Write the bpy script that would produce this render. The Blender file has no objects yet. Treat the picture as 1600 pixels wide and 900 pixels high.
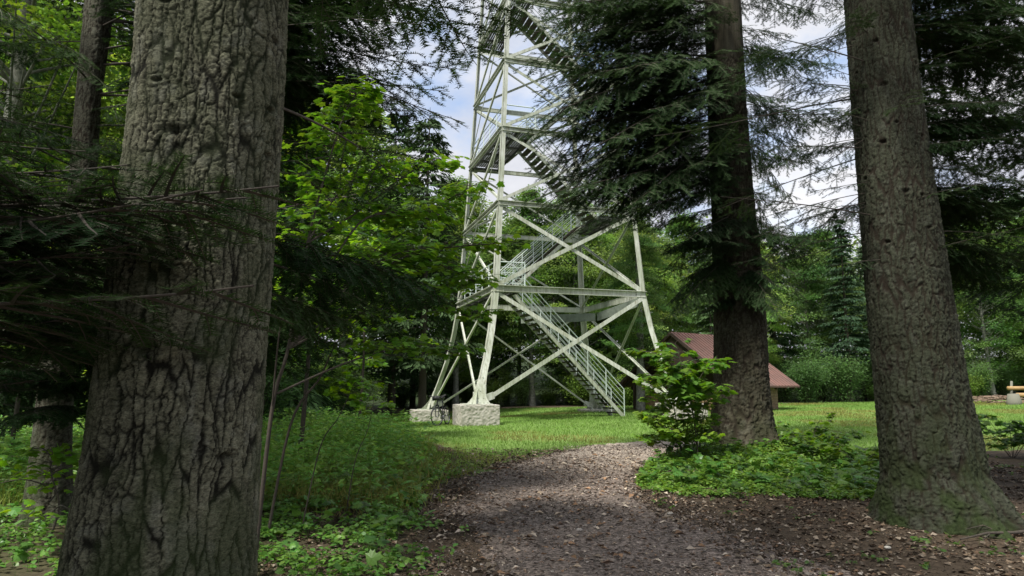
import bpy, math
import numpy as np
from mathutils import Vector, Matrix, Euler

# ---------------------------------------------------------------- camera, sky, sun, exposure
S = bpy.context.scene
COL = S.collection
F = 1067.0
TH = math.atan(150 / F)
CT, ST = math.cos(TH), math.sin(TH)
cam_d = bpy.data.cameras.new('camera')
cam = bpy.data.objects.new('camera', cam_d); COL.objects.link(cam)
cam.location = (0, 0, 1.6); cam.rotation_euler = (math.pi / 2 + TH, 0, 0)
cam_d.sensor_width = 36; cam_d.lens = 36 * F / 1600; cam_d.clip_start = 0.05; cam_d.clip_end = 2500
S.camera = cam

SUN_DIR = np.array([-0.42, -0.50, 1.10]); SUN_DIR /= np.linalg.norm(SUN_DIR)
SUN_EL = math.asin(SUN_DIR[2]); SUN_AZ = math.atan2(SUN_DIR[0], SUN_DIR[1])
w = bpy.data.worlds.new('World'); S.world = w; w.use_nodes = True
nt = w.node_tree; nt.nodes.clear(); N, L = nt.nodes.new, nt.links.new
sky = N('ShaderNodeTexSky'); sky.sky_type = 'NISHITA'; sky.sun_disc = False
sky.sun_elevation = SUN_EL; sky.sun_rotation = SUN_AZ
bg = N('ShaderNodeBackground'); bg.inputs['Strength'].default_value = 0.13
L(sky.outputs[0], bg.inputs['Color'])
cl = N('ShaderNodeBackground'); cl.inputs['Strength'].default_value = 0.52
tc = N('ShaderNodeTexCoord'); mp = N('ShaderNodeMapping'); mp.inputs['Scale'].default_value = (1, 1, 1.7)
mp.inputs['Location'].default_value = (0.3, 0.15, 0.2)
n1 = N('ShaderNodeTexNoise'); n1.inputs['Scale'].default_value = 3.4; n1.inputs['Detail'].default_value = 7; n1.inputs['Roughness'].default_value = .55
cr = N('ShaderNodeValToRGB'); cr.color_ramp.elements[0].position = .30; cr.color_ramp.elements[1].position = .48
n2 = N('ShaderNodeTexNoise'); n2.inputs['Scale'].default_value = 5.0; n2.inputs['Detail'].default_value = 5
cc = N('ShaderNodeValToRGB'); cc.color_ramp.elements[0].color = (.66, .68, .76, 1); cc.color_ramp.elements[1].color = (.97, .97, 1, 1)
cc.color_ramp.elements[0].position = .35; cc.color_ramp.elements[1].position = .65
mx = N('ShaderNodeMixShader'); wo = N('ShaderNodeOutputWorld')
L(tc.outputs['Generated'], mp.inputs[0]); L(mp.outputs[0], n1.inputs['Vector']); L(mp.outputs[0], n2.inputs['Vector'])
L(n1.outputs['Fac'], cr.inputs[0]); L(n2.outputs['Fac'], cc.inputs[0]); L(cc.outputs[0], cl.inputs['Color'])
L(cr.outputs[0], mx.inputs[0]); L(bg.outputs[0], mx.inputs[1]); L(cl.outputs[0], mx.inputs[2]); L(mx.outputs[0], wo.inputs[0])

sd = bpy.data.lights.new('sun', 'SUN'); sd.energy = 3.9; sd.angle = math.radians(9); sd.color = (1, .95, .86)
so = bpy.data.objects.new('sun', sd); COL.objects.link(so)
so.rotation_euler = Vector(SUN_DIR).to_track_quat('Z', 'Y').to_euler(); so.location = (0, 0, 60)

S.view_settings.view_transform = 'Standard'; S.view_settings.look = 'None'
S.view_settings.exposure = 1.0; S.view_settings.gamma = 1
S.render.engine = 'CYCLES'
S.cycles.max_bounces = 7; S.cycles.diffuse_bounces = 3; S.cycles.transmission_bounces = 4; S.cycles.glossy_bounces = 2
S.cycles.use_denoising = True

# ---------------------------------------------------------------- projection helpers (photo pixel -> world)
def at(px, py, Y):
    u = (px - 800) / F; v = (450 - py) / F
    d = np.array([u, CT - v * ST, ST + v * CT])
    return np.array([0, 0, 1.6]) + d * (Y / d[1])
def proj(P):
    x, y, z = P[0], P[1], P[2] - 1.6
    d = y * CT + z * ST; v = -y * ST + z * CT
    return 800 + F * x / d, 450 - F * v / d, d
def sm(x, a, b):
    t = np.clip((np.asarray(x, float) - a) / (b - a), 0, 1); return t * t * (3 - 2 * t)

# ---------------------------------------------------------------- numpy noise
def _h(ix, iy, seed):
    n = (ix.astype(np.int64) * 374761393 + iy.astype(np.int64) * 668265263 + seed * 974711) & 0x7fffffff
    n = ((n ^ (n >> 13)) * 1274126177) & 0x7fffffff
    n = ((n ^ (n >> 16)) * 668265263) & 0x7fffffff
    return ((n ^ (n >> 15)) & 0xffffff) / float(0xffffff)
def vn(x, y, seed=0):
    x = np.asarray(x, float); y = np.asarray(y, float)
    ix, iy = np.floor(x), np.floor(y); fx, fy = x - ix, y - iy
    fx = fx * fx * (3 - 2 * fx); fy = fy * fy * (3 - 2 * fy)
    a, b = _h(ix, iy, seed), _h(ix + 1, iy, seed); c, d = _h(ix, iy + 1, seed), _h(ix + 1, iy + 1, seed)
    return (a * (1 - fx) + b * fx) * (1 - fy) + (c * (1 - fx) + d * fx) * fy
def fbm(x, y, seed=0, o=4):
    s = 0; a = .5; t = 0
    for i in range(o):
        s = s + a * vn(x, y, seed + i * 17); t += a; x = x * 2.03 + 7.1; y = y * 2.03 + 3.7; a *= .5
    return s / t
def worley(x, y, seed=0, want_id=False):
    cid = 0 * x
    ix, iy = np.floor(x), np.floor(y); d1 = np.full(x.shape, 9.); d2 = np.full(x.shape, 9.)
    for i in (-1, 0, 1):
        for j in (-1, 0, 1):
            cx, cy = ix + i, iy + j
            dx = cx + .1 + .8 * _h(cx, cy, seed) - x; dy = cy + .1 + .8 * _h(cx, cy, seed + 5) - y
            d = np.sqrt(dx * dx + dy * dy)
            d2 = np.minimum(d2, np.maximum(d1, d))
            if want_id: cid = np.where(d < d1, _h(cx, cy, seed + 9), cid)
            d1 = np.minimum(d1, d)
    return (d1, d2, cid) if want_id else (d1, d2)

def ground_z(x, y):
    x = np.asarray(x, float); y = np.asarray(y, float)
    g = .15 * sm(y, 8, 22) + .011 * np.clip(x, -20, 45) * sm(y, 5, 40)
    g = g - .42 * np.exp(-((x + 5.5) / 5.5) ** 2 - ((y - 36) / 7) ** 2)
    g = g + .16 * np.exp(-((x + 3.4) / 2.2) ** 2 - ((y - 14) / 4) ** 2)
    g = g + .15 * np.exp(-((x - 5.2) / 1.8) ** 2 - ((y - 14.6) / 1.8) ** 2)
    g = g + 7 * sm(y, 52, 115) + 3.5 * sm(-x - .1 * y, 12, 40)
    g = g + .05 * (fbm(x / 2.2, y / 2.2, 3) - .5) * sm(np.hypot(x, y), 1, 5)
    return g
def gz(x, y): return float(ground_z(np.array([x]), np.array([y]))[0])

# ---------------------------------------------------------------- mesh building
class MB:
    def __init__(s): s.v = []; s.t = []; s.q = []; s.c = []; s.n = 0
    def add(s, v, tris=None, quads=None, col=None):
        v = np.asarray(v, np.float32).reshape(-1, 3)
        if tris is not None and len(tris): s.t.append(np.asarray(tris, np.int64).reshape(-1, 3) + s.n)
        if quads is not None and len(quads): s.q.append(np.asarray(quads, np.int64).reshape(-1, 4) + s.n)
        if col is None: col = np.ones((len(v), 3))
        col = np.asarray(col, np.float32)
        if col.ndim == 1: col = np.tile(col, (len(v), 1))
        s.v.append(v); s.c.append(col); s.n += len(v)
    def mesh(s, name, mat, smooth=False):
        v = np.concatenate(s.v); c = np.concatenate(s.c)
        t = np.concatenate(s.t) if s.t else np.zeros((0, 3), np.int64)
        q = np.concatenate(s.q) if s.q else np.zeros((0, 4), np.int64)
        me = bpy.data.meshes.new(name)
        me.vertices.add(len(v)); me.vertices.foreach_set('co', v.ravel())
        loops = np.concatenate([t.ravel(), q.ravel()]).astype(np.int32)
        starts = np.concatenate([np.arange(len(t)) * 3, len(t) * 3 + np.arange(len(q)) * 4]).astype(np.int32)
        me.loops.add(len(loops)); me.loops.foreach_set('vertex_index', loops)
        me.polygons.add(len(starts)); me.polygons.foreach_set('loop_start', starts)
        me.update(calc_edges=True)
        a = me.color_attributes.new('tint', 'FLOAT_COLOR', 'POINT')
        a.data.foreach_set('color', np.concatenate([c, np.ones((len(c), 1), np.float32)], 1).ravel())
        if smooth: me.polygons.foreach_set('use_smooth', np.ones(len(starts), bool))
        else: me.polygons.foreach_set('use_smooth', np.zeros(len(starts), bool))
        me.materials.append(mat); me.update()
        return me

def link(name, me, parent=None):
    o = bpy.data.objects.new(name, me); COL.objects.link(o)
    if parent is not None: o.parent = parent
    return o
def empty(name, loc=(0, 0, 0), rz=0):
    o = bpy.data.objects.new(name, None); COL.objects.link(o); o.location = loc; o.rotation_euler = (0, 0, rz)
    o.empty_display_size = .2
    return o
def tag(o, label=None, cat=None, group=None, kind=None):
    if label: o['label'] = label
    if cat: o['category'] = cat
    if group: o['group'] = group
    if kind: o['kind'] = kind
    return o

def norm(v): v = np.asarray(v, float); return v / max(np.linalg.norm(v), 1e-9)
def tube(mb, pts, rad, n=6, col=None, cap=False):
    pts = np.asarray(pts, float); k = len(pts); rad = np.broadcast_to(rad, (k,))
    d = np.gradient(pts, axis=0); d /= np.maximum(np.linalg.norm(d, axis=1, keepdims=True), 1e-9)
    ref = np.array([0, 0, 1.]) if abs(d[:, 2]).mean() < .8 else np.array([0, 1., 0])
    a = np.cross(d, ref); a /= np.maximum(np.linalg.norm(a, axis=1, keepdims=True), 1e-9); b = np.cross(d, a)
    th = np.arange(n) * 2 * math.pi / n
    v = pts[:, None] + rad[:, None, None] * (np.cos(th)[None, :, None] * a[:, None] + np.sin(th)[None, :, None] * b[:, None])
    i = np.arange(k - 1)[:, None] * n; j = np.arange(n)[None]; j2 = (j + 1) % n
    q = np.stack([i + j, i + j2, i + n + j2, i + n + j], -1).reshape(-1, 4)
    v = v.reshape(-1, 3)
    if cap:
        v = np.vstack([v, pts[0], pts[-1]]); m = k * n; jj = np.arange(n)
        t = np.vstack([np.stack([jj, np.full(n, m), (jj + 1) % n], -1), np.stack([(k - 1) * n + jj, (k - 1) * n + (jj + 1) % n, np.full(n, m + 1)], -1)])
        mb.add(v, t, q, col)
    else: mb.add(v, None, q, col)
BOXQ = np.array([[0, 1, 3, 2], [4, 6, 7, 5], [0, 4, 5, 1], [2, 3, 7, 6], [0, 2, 6, 4], [1, 5, 7, 3]])
def box(mb, c, e, R=None, col=None):
    v = np.array([[x, y, z] for x in (-.5, .5) for y in (-.5, .5) for z in (-.5, .5)]) * np.asarray(e, float)
    if R is not None: v = v @ np.asarray(R).T
    mb.add(v + np.asarray(c, float), None, BOXQ, col)
def bar(mb, p, q, wd, ht, up=(0, 0, 1), col=None):
    """a straight bar of section wd (sideways) by ht (along up) from p to q"""
    p = np.asarray(p, float); q = np.asarray(q, float); d = norm(q - p)
    a = norm(np.cross(d, up)); b = np.cross(a, d)
    box(mb, (p + q) / 2, (np.linalg.norm(q - p), wd, ht), np.stack([d, a, b], 1), col)
def segs_tubes(mb, P0, P1, r0, r1, n=3, col=None):
    """many little tapered prisms at once"""
    P0 = np.asarray(P0, float); P1 = np.asarray(P1, float); k = len(P0)
    d = P1 - P0; d /= np.maximum(np.linalg.norm(d, axis=1, keepdims=True), 1e-9)
    ref = np.tile([0, 0, 1.], (k, 1)); ref[np.abs(d[:, 2]) > .9] = [1, 0, 0]
    a = np.cross(d, ref); a /= np.linalg.norm(a, axis=1, keepdims=True); b = np.cross(d, a)
    th = np.arange(n) * 2 * math.pi / n
    ring = np.cos(th)[None, :, None] * a[:, None] + np.sin(th)[None, :, None] * b[:, None]
    v = np.concatenate([P0[:, None] + ring * np.reshape(r0, (-1, 1, 1)), P1[:, None] + ring * np.reshape(r1, (-1, 1, 1))], 1)
    j = np.arange(n); j2 = (j + 1) % n
    q = np.stack([j, j2, n + j2, n + j], -1)[None] + (np.arange(k) * 2 * n)[:, None, None]
    mb.add(v.reshape(-1, 3), None, q.reshape(-1, 4), col)
def stamp(mb, tv, tt, pos, X, Z, scale, col):
    """stamp a leaf template (x along the leaf, z its normal) at many places"""
    k = len(pos); X = X / np.maximum(np.linalg.norm(X, axis=1, keepdims=True), 1e-9)
    Z = Z - (Z * X).sum(1, keepdims=True) * X; Z /= np.maximum(np.linalg.norm(Z, axis=1, keepdims=True), 1e-9)
    Y = np.cross(Z, X)
    R = np.stack([X, Y, Z], 2)
    v = np.einsum('kij,nj->kni', R, tv) * np.reshape(scale, (-1, 1, 1)) + pos[:, None]
    t = tt[None] + (np.arange(k) * len(tv))[:, None, None]
    c = np.repeat(col[:, None], len(tv), 1)
    mb.add(v.reshape(-1, 3), t.reshape(-1, 3), None, c.reshape(-1, 3))

# leaf templates
LEAF4_V = np.array([[0, 0, 0], [.5, .3, .06], [1, 0, -.05], [.5, -.3, .06]]); LEAF4_T = np.array([[0, 2, 1], [0, 3, 2]])
_ov = [(0, 0), (.2, .2), (.5, .31), (.8, .2), (1.0, 0), (.8, -.2), (.5, -.31), (.2, -.2)]
LEAF8_V = np.array([[a, b, -.12 * a * a + .25 * abs(b)] for a, b in _ov]); LEAF8_T = np.array([[0, 7, 1], [1, 7, 6], [1, 6, 2], [2, 6, 5], [2, 5, 3], [3, 5, 4]])
_mp = [(0, 0), (.02, .22), (-.02, .42), (.22, .36), (.34, .58), (.48, .40), (.62, .52), (.62, .24), (.80, .22), (1.0, 0)]
_mp = _mp + [(a, -b) for a, b in _mp[-2:0:-1]]
MAPLE_V = np.array([[.35, 0, .03]] + [[a, b, -.14 * ((a - .35) ** 2 + b * b) ** .5] for a, b in _mp])
MAPLE_T = np.array([[0, 1 + (i + 1) % len(_mp), 1 + i] for i in range(len(_mp))])[:, ::-1]

# ---------------------------------------------------------------- materials
def mat(name, build):
    m = bpy.data.materials.new(name); m.use_nodes = True
    t = m.node_tree; t.nodes.clear(); o = t.nodes.new('ShaderNodeOutputMaterial')
    build(t, o); return m
def leafmat(name, rough=.45, trans=.35, spec=.5, gain=1.0):
    def b(t, o):
        N, L = t.nodes.new, t.links.new
        a = N('ShaderNodeAttribute'); a.attribute_name = 'tint'
        p = N('ShaderNodeBsdfPrincipled'); p.inputs['Roughness'].default_value = rough; p.inputs['Specular IOR Level'].default_value = spec
        tr = N('ShaderNodeBsdfTranslucent'); m = N('ShaderNodeMixShader'); m.inputs[0].default_value = trans
        oi = N('ShaderNodeObjectInfo'); mr = N('ShaderNodeMapRange'); mr.inputs['To Min'].default_value = .75; mr.inputs['To Max'].default_value = 1.3; L(oi.outputs['Random'], mr.inputs[0])
        mh = N('ShaderNodeMapRange'); mh.inputs['To Min'].default_value = .515; mh.inputs['To Max'].default_value = .485; L(oi.outputs['Random'], mh.inputs[0])
        h0 = N('ShaderNodeHueSaturation'); L(mr.outputs[0], h0.inputs['Value']); L(mh.outputs[0], h0.inputs['Hue']); L(a.outputs['Color'], h0.inputs['Color'])
        h = N('ShaderNodeHueSaturation'); h.inputs['Hue'].default_value = .485; h.inputs['Saturation'].default_value = 1.1; h.inputs['Value'].default_value = 1.7 * gain
        L(h0.outputs[0], p.inputs['Base Color']); L(h0.outputs[0], h.inputs['Color']); L(h.outputs[0], tr.inputs['Color'])
        L(p.outputs[0], m.inputs[1]); L(tr.outputs[0], m.inputs[2]); L(m.outputs[0], o.inputs[0])
    return mat(name, b)
M_fir = leafmat('fir_needle_green', .75, .22, .12)
M_leaf = leafmat('broad_leaf_green', .45, .48, .35)
M_herb = leafmat('herb_green', .45, .35, .4)
M_grass = leafmat('grass_green', .6, .35, .2)
def simple(name, col, rough=.7, metal=0, noise=None, bump=0, bscale=60, spec=.5):
    def b(t, o):
        N, L = t.nodes.new, t.links.new
        p = N('ShaderNodeBsdfPrincipled'); p.inputs['Roughness'].default_value = rough; p.inputs['Metallic'].default_value = metal
        p.inputs['Specular IOR Level'].default_value = spec
        if noise:
            n = N('ShaderNodeTexNoise'); n.inputs['Scale'].default_value = noise[0]; n.inputs['Detail'].default_value = 6; n.inputs['Roughness'].default_value = .65
            tc = N('ShaderNodeTexCoord'); L(tc.outputs['Object'], n.inputs['Vector'])
            r = N('ShaderNodeValToRGB'); r.color_ramp.elements[0].color = (*noise[1], 1); r.color_ramp.elements[1].color = (*col, 1)
            r.color_ramp.elements[0].position = noise[2]; r.color_ramp.elements[1].position = noise[3]
            L(n.outputs['Fac'], r.inputs[0]); L(r.outputs[0], p.inputs['Base Color'])
        else: p.inputs['Base Color'].default_value = (*col, 1)
        if bump:
            n = N('ShaderNodeTexNoise'); n.inputs['Scale'].default_value = bscale; n.inputs['Detail'].default_value = 5
            tc = N('ShaderNodeTexCoord'); L(tc.outputs['Object'], n.inputs['Vector'])
            bm = N('ShaderNodeBump'); bm.inputs['Strength'].default_value = bump; bm.inputs['Distance'].default_value = .02
            L(n.outputs['Fac'], bm.inputs['Height']); L(bm.outputs[0], p.inputs['Normal'])
        L(p.outputs[0], o.inputs[0])
    return mat(name, b)
def tintmat(name, rough=.8, bump=.4, bscale=90, spec=.3, var=.35, vscale=30, zs=1.0):
    def b(t, o):
        N, L = t.nodes.new, t.links.new
        a = N('ShaderNodeAttribute'); a.attribute_name = 'tint'
        p = N('ShaderNodeBsdfPrincipled'); p.inputs['Roughness'].default_value = rough; p.inputs['Specular IOR Level'].default_value = spec
        tc0 = N('ShaderNodeTexCoord'); tc = N('ShaderNodeMapping'); tc.inputs['Scale'].default_value = (1, 1, zs); L(tc0.outputs['Object'], tc.inputs[0])
        n = N('ShaderNodeTexNoise'); n.inputs['Scale'].default_value = bscale; n.inputs['Detail'].default_value = 5; L(tc.outputs[0], n.inputs['Vector'])
        n2 = N('ShaderNodeTexNoise'); n2.inputs['Scale'].default_value = vscale; n2.inputs['Detail'].default_value = 5; n2.inputs['Roughness'].default_value = .7; L(tc.outputs[0], n2.inputs['Vector'])
        mr = N('ShaderNodeMapRange'); mr.inputs['From Min'].default_value = .3; mr.inputs['From Max'].default_value = .7
        mr.inputs['To Min'].default_value = 1 - var; mr.inputs['To Max'].default_value = 1 + var; L(n2.outputs['Fac'], mr.inputs[0])
        vm = N('ShaderNodeVectorMath'); vm.operation = 'SCALE'; L(a.outputs['Color'], vm.inputs[0]); L(mr.outputs[0], vm.inputs['Scale'])
        L(vm.outputs[0], p.inputs['Base Color'])
        if bump:
            bm = N('ShaderNodeBump'); bm.inputs['Strength'].default_value = bump; bm.inputs['Distance'].default_value = .012
            L(n.outputs['Fac'], bm.inputs['Height']); L(bm.outputs[0], p.inputs['Normal'])
        L(p.outputs[0], o.inputs[0])
    return mat(name, b)
M_bark = tintmat('bark', .9, .8, 150, .15, .55, 105, zs=2.2)
M_twig = simple('twig_wood', (.07, .056, .042), .85, noise=(25, (.035, .03, .024), .35, .65))
M_beech = simple('smooth_grey_bark', (.26, .26, .23), .8, noise=(6, (.11, .115, .095), .38, .62), bump=.3)
M_litter = tintmat('dry_leaf', .8, 0, 50, .2, .25, 40)
def paint_build(t, o):
    N, L = t.nodes.new, t.links.new; tc = N('ShaderNodeTexCoord'); mp = N('ShaderNodeMapping'); mp.inputs['Scale'].default_value = (9, 9, 1.1); L(tc.outputs['Object'], mp.inputs[0])
    a = N('ShaderNodeTexNoise'); a.inputs['Scale'].default_value = 1.4; a.inputs['Detail'].default_value = 8; a.inputs['Roughness'].default_value = .7; L(mp.outputs[0], a.inputs['Vector'])
    b = N('ShaderNodeTexNoise'); b.inputs['Scale'].default_value = 1.1; b.inputs['Detail'].default_value = 4; L(tc.outputs['Object'], b.inputs['Vector'])
    r = N('ShaderNodeValToRGB'); e = r.color_ramp.elements; e[0].position = .28; e[0].color = (.17, .115, .07, 1); e[1].position = .40; e[1].color = (.36, .38, .31, 1); e.new(.58).color = (.52, .55, .50, 1)
    L(a.outputs['Fac'], r.inputs[0])
    r2 = N('ShaderNodeValToRGB'); r2.color_ramp.elements[0].position = .35; r2.color_ramp.elements[0].color = (.72, .75, .66, 1); r2.color_ramp.elements[1].position = .6; r2.color_ramp.elements[1].color = (1, 1, 1, 1); L(b.outputs['Fac'], r2.inputs[0])
    m = N('ShaderNodeMixRGB'); m.blend_type = 'MULTIPLY'; m.inputs[0].default_value = 1; L(r.outputs[0], m.inputs[1]); L(r2.outputs[0], m.inputs[2])
    p = N('ShaderNodeBsdfPrincipled'); p.inputs['Roughness'].default_value = .55; L(m.outputs[0], p.inputs['Base Color']); L(p.outputs[0], o.inputs[0])
M_paint = mat('tower_paint', paint_build)
M_tread = simple('stair_tread', (.085, .07, .055), .8, noise=(9, (.05, .042, .034), .3, .7)); M_grey_plate = simple('grey_green_plate', (.20, .235, .20), .6, noise=(4, (.13, .155, .13), .3, .6))  # plate is grey-green, darker than the tower paint
M_deck = simple('galvanised_grating', (.10, .105, .10), .6, noise=(8, (.06, .065, .06), .3, .7))
M_rail = simple('rail_paint', (.50, .57, .53), .45, noise=(5, (.42, .52, .50), .3, .6))
M_conc = simple('rough_concrete', (.42, .40, .365), .9, noise=(3.5, (.26, .25, .21), .25, .62), bump=.9, bscale=14)

# ---------------------------------------------------------------- ground and path
PATH = np.array([(1.7, -3), (1.5, 3), (1.05, 6.5), (.62, 9.2), (.72, 11.6), (1.6, 14.1), (3.2, 16.2), (4.9, 17.2), (6.3, 17.9)], float)
def spline(P, n):
    t = np.arange(len(P)); tt = np.linspace(0, len(P) - 1, n)
    out = []
    for u in tt:
        i = min(int(u), len(P) - 2); f = u - i
        p0, p1, p2, p3 = P[max(i - 1, 0)], P[i], P[i + 1], P[min(i + 2, len(P) - 1)]
        out.append(.5 * (2 * p1 + (p2 - p0) * f + (2 * p0 - 5 * p1 + 4 * p2 - p3) * f ** 2 + (3 * p1 - p0 - 3 * p2 + p3) * f ** 3))
    return np.array(out)
PC = spline(PATH, 300)
def path_dist(x, y):
    x = np.asarray(x, float); y = np.asarray(y, float); sh = x.shape; x = x.ravel(); y = y.ravel()
    out = np.empty(len(x)); P = PC[::4]
    for i in range(0, len(x), 20000):
        out[i:i + 20000] = np.sqrt(((x[i:i + 20000, None] - P[None, :, 0]) ** 2 + (y[i:i + 20000, None] - P[None, :, 1]) ** 2).min(1))
    return out.reshape(sh)
def inpoly(x, y, P):
    r = np.zeros(np.shape(x), bool); n = len(P)
    for i in range(n):
        x1, y1 = P[i]; x2, y2 = P[(i + 1) % n]
        c = ((y1 > y) != (y2 > y)) & (x < (x2 - x1) * (y - y1) / (y2 - y1 + 1e-12) + x1); r ^= c
    return r
MEADOW = [(-.9, 11.5), (-1.0, 14), (-2.6, 19), (-5.0, 23.5), (-6.2, 30), (-8, 36), (-9.5, 40), (-3, 42.5), (5, 43), (14, 44.5), (24, 46), (36, 47), (48, 46), (48, 24), (30, 20), (15, 16.8), (10.5, 15.4), (6.5, 16.4), (3, 16), (.6, 14.4)]
def meadow(x, y):
    x = np.asarray(x, float); y = np.asarray(y, float)
    return inpoly(x + 1.2 * (fbm(x / 1.5, y / 1.5, 41) - .5), y + 1.2 * (fbm(x / 1.5, y / 1.5, 47) - .5), MEADOW)
def gridax(segs):
    out = [segs[0][0]]
    for a, b, st in segs: out += list(np.linspace(a, b, max(2, int(round((b - a) / st)) + 1))[1:])
    return np.array(out)
gx = gridax([(-700, -60, 60), (-60, -14, 2), (-14, -6, .3), (-6, 7, .09), (7, 16, .2), (16, 50, .8), (50, 700, 60)])
gy = gridax([(-700, -30, 60), (-30, 1, 2), (1, 15, .09), (15, 24, .16), (24, 50, .5), (50, 70, 3), (70, 1500, 90)])
X, Y = np.meshgrid(gx, gy)
Z = ground_z(X, Y)
D = path_dist(X, Y)
near = np.exp(-(np.hypot(X, Y - 8) / 14) ** 2)
Z = Z + .03 * (fbm(X / .35, Y / .35, 9, 3) - .5) * near
mead = meadow(X, Y).astype(float)
grn = np.stack([.125 + 0 * X, .20 + 0 * X, .05 + 0 * X], -1)
brn = np.stack([.066 + 0 * X, .050 + 0 * X, .035 + 0 * X], -1) * (.6 + .8 * fbm(X / .5, Y / .5, 21))[..., None]
grs = np.stack([.035 + 0 * X, .05 + 0 * X, .014 + 0 * X], -1)
col = grn * mead[..., None] + (1 - mead[..., None]) * brn
left_green = sm(-X - .02 * Y, .6, 1.4) * (1 - mead) * (fbm(X / .9, Y / .9, 31) * 1.6 - .2).clip(0, 1)
col = col * (1 - .6 * left_green[..., None]) + grs * .6 * left_green[..., None]
forest = (sm(np.maximum(np.abs(X - 15) - 25, Y - 44), 0, 6) * (1 - mead))[..., None]
col = col * (1 - forest) + forest * np.array([.022, .036, .012])
mb = MB(); n1_, n2_ = Z.shape
idx = np.arange(n1_ * n2_).reshape(n1_, n2_)
q = np.stack([idx[:-1, :-1], idx[:-1, 1:], idx[1:, 1:], idx[1:, :-1]], -1).reshape(-1, 4)
mb.add(np.stack([X, Y, Z], -1).reshape(-1, 3), None, q, col.reshape(-1, 3))
M_ground = tintmat('forest_floor', .95, .9, 38, .15, .45, 14)
g = link('ground', mb.mesh('ground', M_ground, True)); tag(g, kind='structure')

# path ribbon with ragged edges
kk = len(PC); tg = np.gradient(PC, axis=0); tg /= np.linalg.norm(tg, axis=1, keepdims=True); nr = np.stack([-tg[:, 1], tg[:, 0]], 1)
arc = np.concatenate([[0], np.cumsum(np.linalg.norm(np.diff(PC, axis=0), axis=1))])
m_ = 44; ss = np.linspace(-1, 1, m_)
wl = 1.50 + .5 * (fbm(arc / .8, arc * 0, 5) - .5); wr = 1.45 + .5 * (fbm(arc / .7, arc * 0 + 9, 6) - .5) + .55 * (1 - sm(arc, 8, 12))
wid = np.where(ss[None] < 0, wr[:, None], wl[:, None]) * ss[None]
PX = PC[:, 0:1] + nr[:, 0:1] * wid; PY = PC[:, 1:2] + nr[:, 1:2] * wid
PZ = ground_z(PX, PY) + .03 * (fbm(PX / .35, PY / .35, 9, 3) - .5) * np.exp(-(np.hypot(PX, PY - 8) / 14) ** 2) + .022 * (1 - np.abs(ss[None]) ** 6) - .012 + .018 * (fbm(PX / .12, PY / .12, 77, 3) - .5)
mb = MB(); idx = np.arange(kk * m_).reshape(kk, m_)
q = np.stack([idx[:-1, :-1], idx[1:, :-1], idx[1:, 1:], idx[:-1, 1:]], -1).reshape(-1, 4)[:, ::-1]
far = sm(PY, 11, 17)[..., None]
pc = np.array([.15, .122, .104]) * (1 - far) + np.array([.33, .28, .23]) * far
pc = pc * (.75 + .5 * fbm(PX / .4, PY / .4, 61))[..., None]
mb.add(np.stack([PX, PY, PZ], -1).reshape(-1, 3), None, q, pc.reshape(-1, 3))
def path_build(t, o):
    N, L = t.nodes.new, t.links.new
    a = N('ShaderNodeAttribute'); a.attribute_name = 'tint'; tc = N('ShaderNodeTexCoord')
    v = N('ShaderNodeTexVoronoi'); v.inputs['Scale'].default_value = 42; v.inputs['Randomness'].default_value = 1; L(tc.outputs['Object'], v.inputs['Vector'])
    n = N('ShaderNodeTexNoise'); n.inputs['Scale'].default_value = 9; n.inputs['Detail'].default_value = 8; n.inputs['Roughness'].default_value = .7; L(tc.outputs['Object'], n.inputs['Vector'])
    hsv = N('ShaderNodeSeparateColor'); L(v.outputs['Color'], hsv.inputs[0])
    mr = N('ShaderNodeMapRange'); mr.inputs['To Min'].default_value = .35; mr.inputs['To Max'].default_value = 1.9; L(hsv.outputs[0], mr.inputs[0])
    mr2 = N('ShaderNodeMapRange'); mr2.inputs['From Min'].default_value = .3; mr2.inputs['From Max'].default_value = .7; mr2.inputs['To Min'].default_value = .6; mr2.inputs['To Max'].default_value = 1.35; L(n.outputs['Fac'], mr2.inputs[0])
    mu = N('ShaderNodeMath'); mu.operation = 'MULTIPLY'; L(mr.outputs[0], mu.inputs[0]); L(mr2.outputs[0], mu.inputs[1])
    vm = N('ShaderNodeVectorMath'); vm.operation = 'SCALE'; L(a.outputs['Color'], vm.inputs[0]); L(mu.outputs[0], vm.inputs['Scale'])
    p = N('ShaderNodeBsdfPrincipled'); p.inputs['Roughness'].default_value = .9; p.inputs['Specular IOR Level'].default_value = .25
    bm = N('ShaderNodeBump'); bm.inputs['Strength'].default_value = .9; bm.inputs['Distance'].default_value = .02
    L(hsv.outputs[1], bm.inputs['Height']); L(bm.outputs[0], p.inputs['Normal'])
    L(vm.outputs[0], p.inputs['Base Color']); L(p.outputs[0], o.inputs[0])
M_path = mat('wood_chip_path', path_build)
tag(link('path', mb.mesh('path', M_path, True)), kind='structure')

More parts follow.
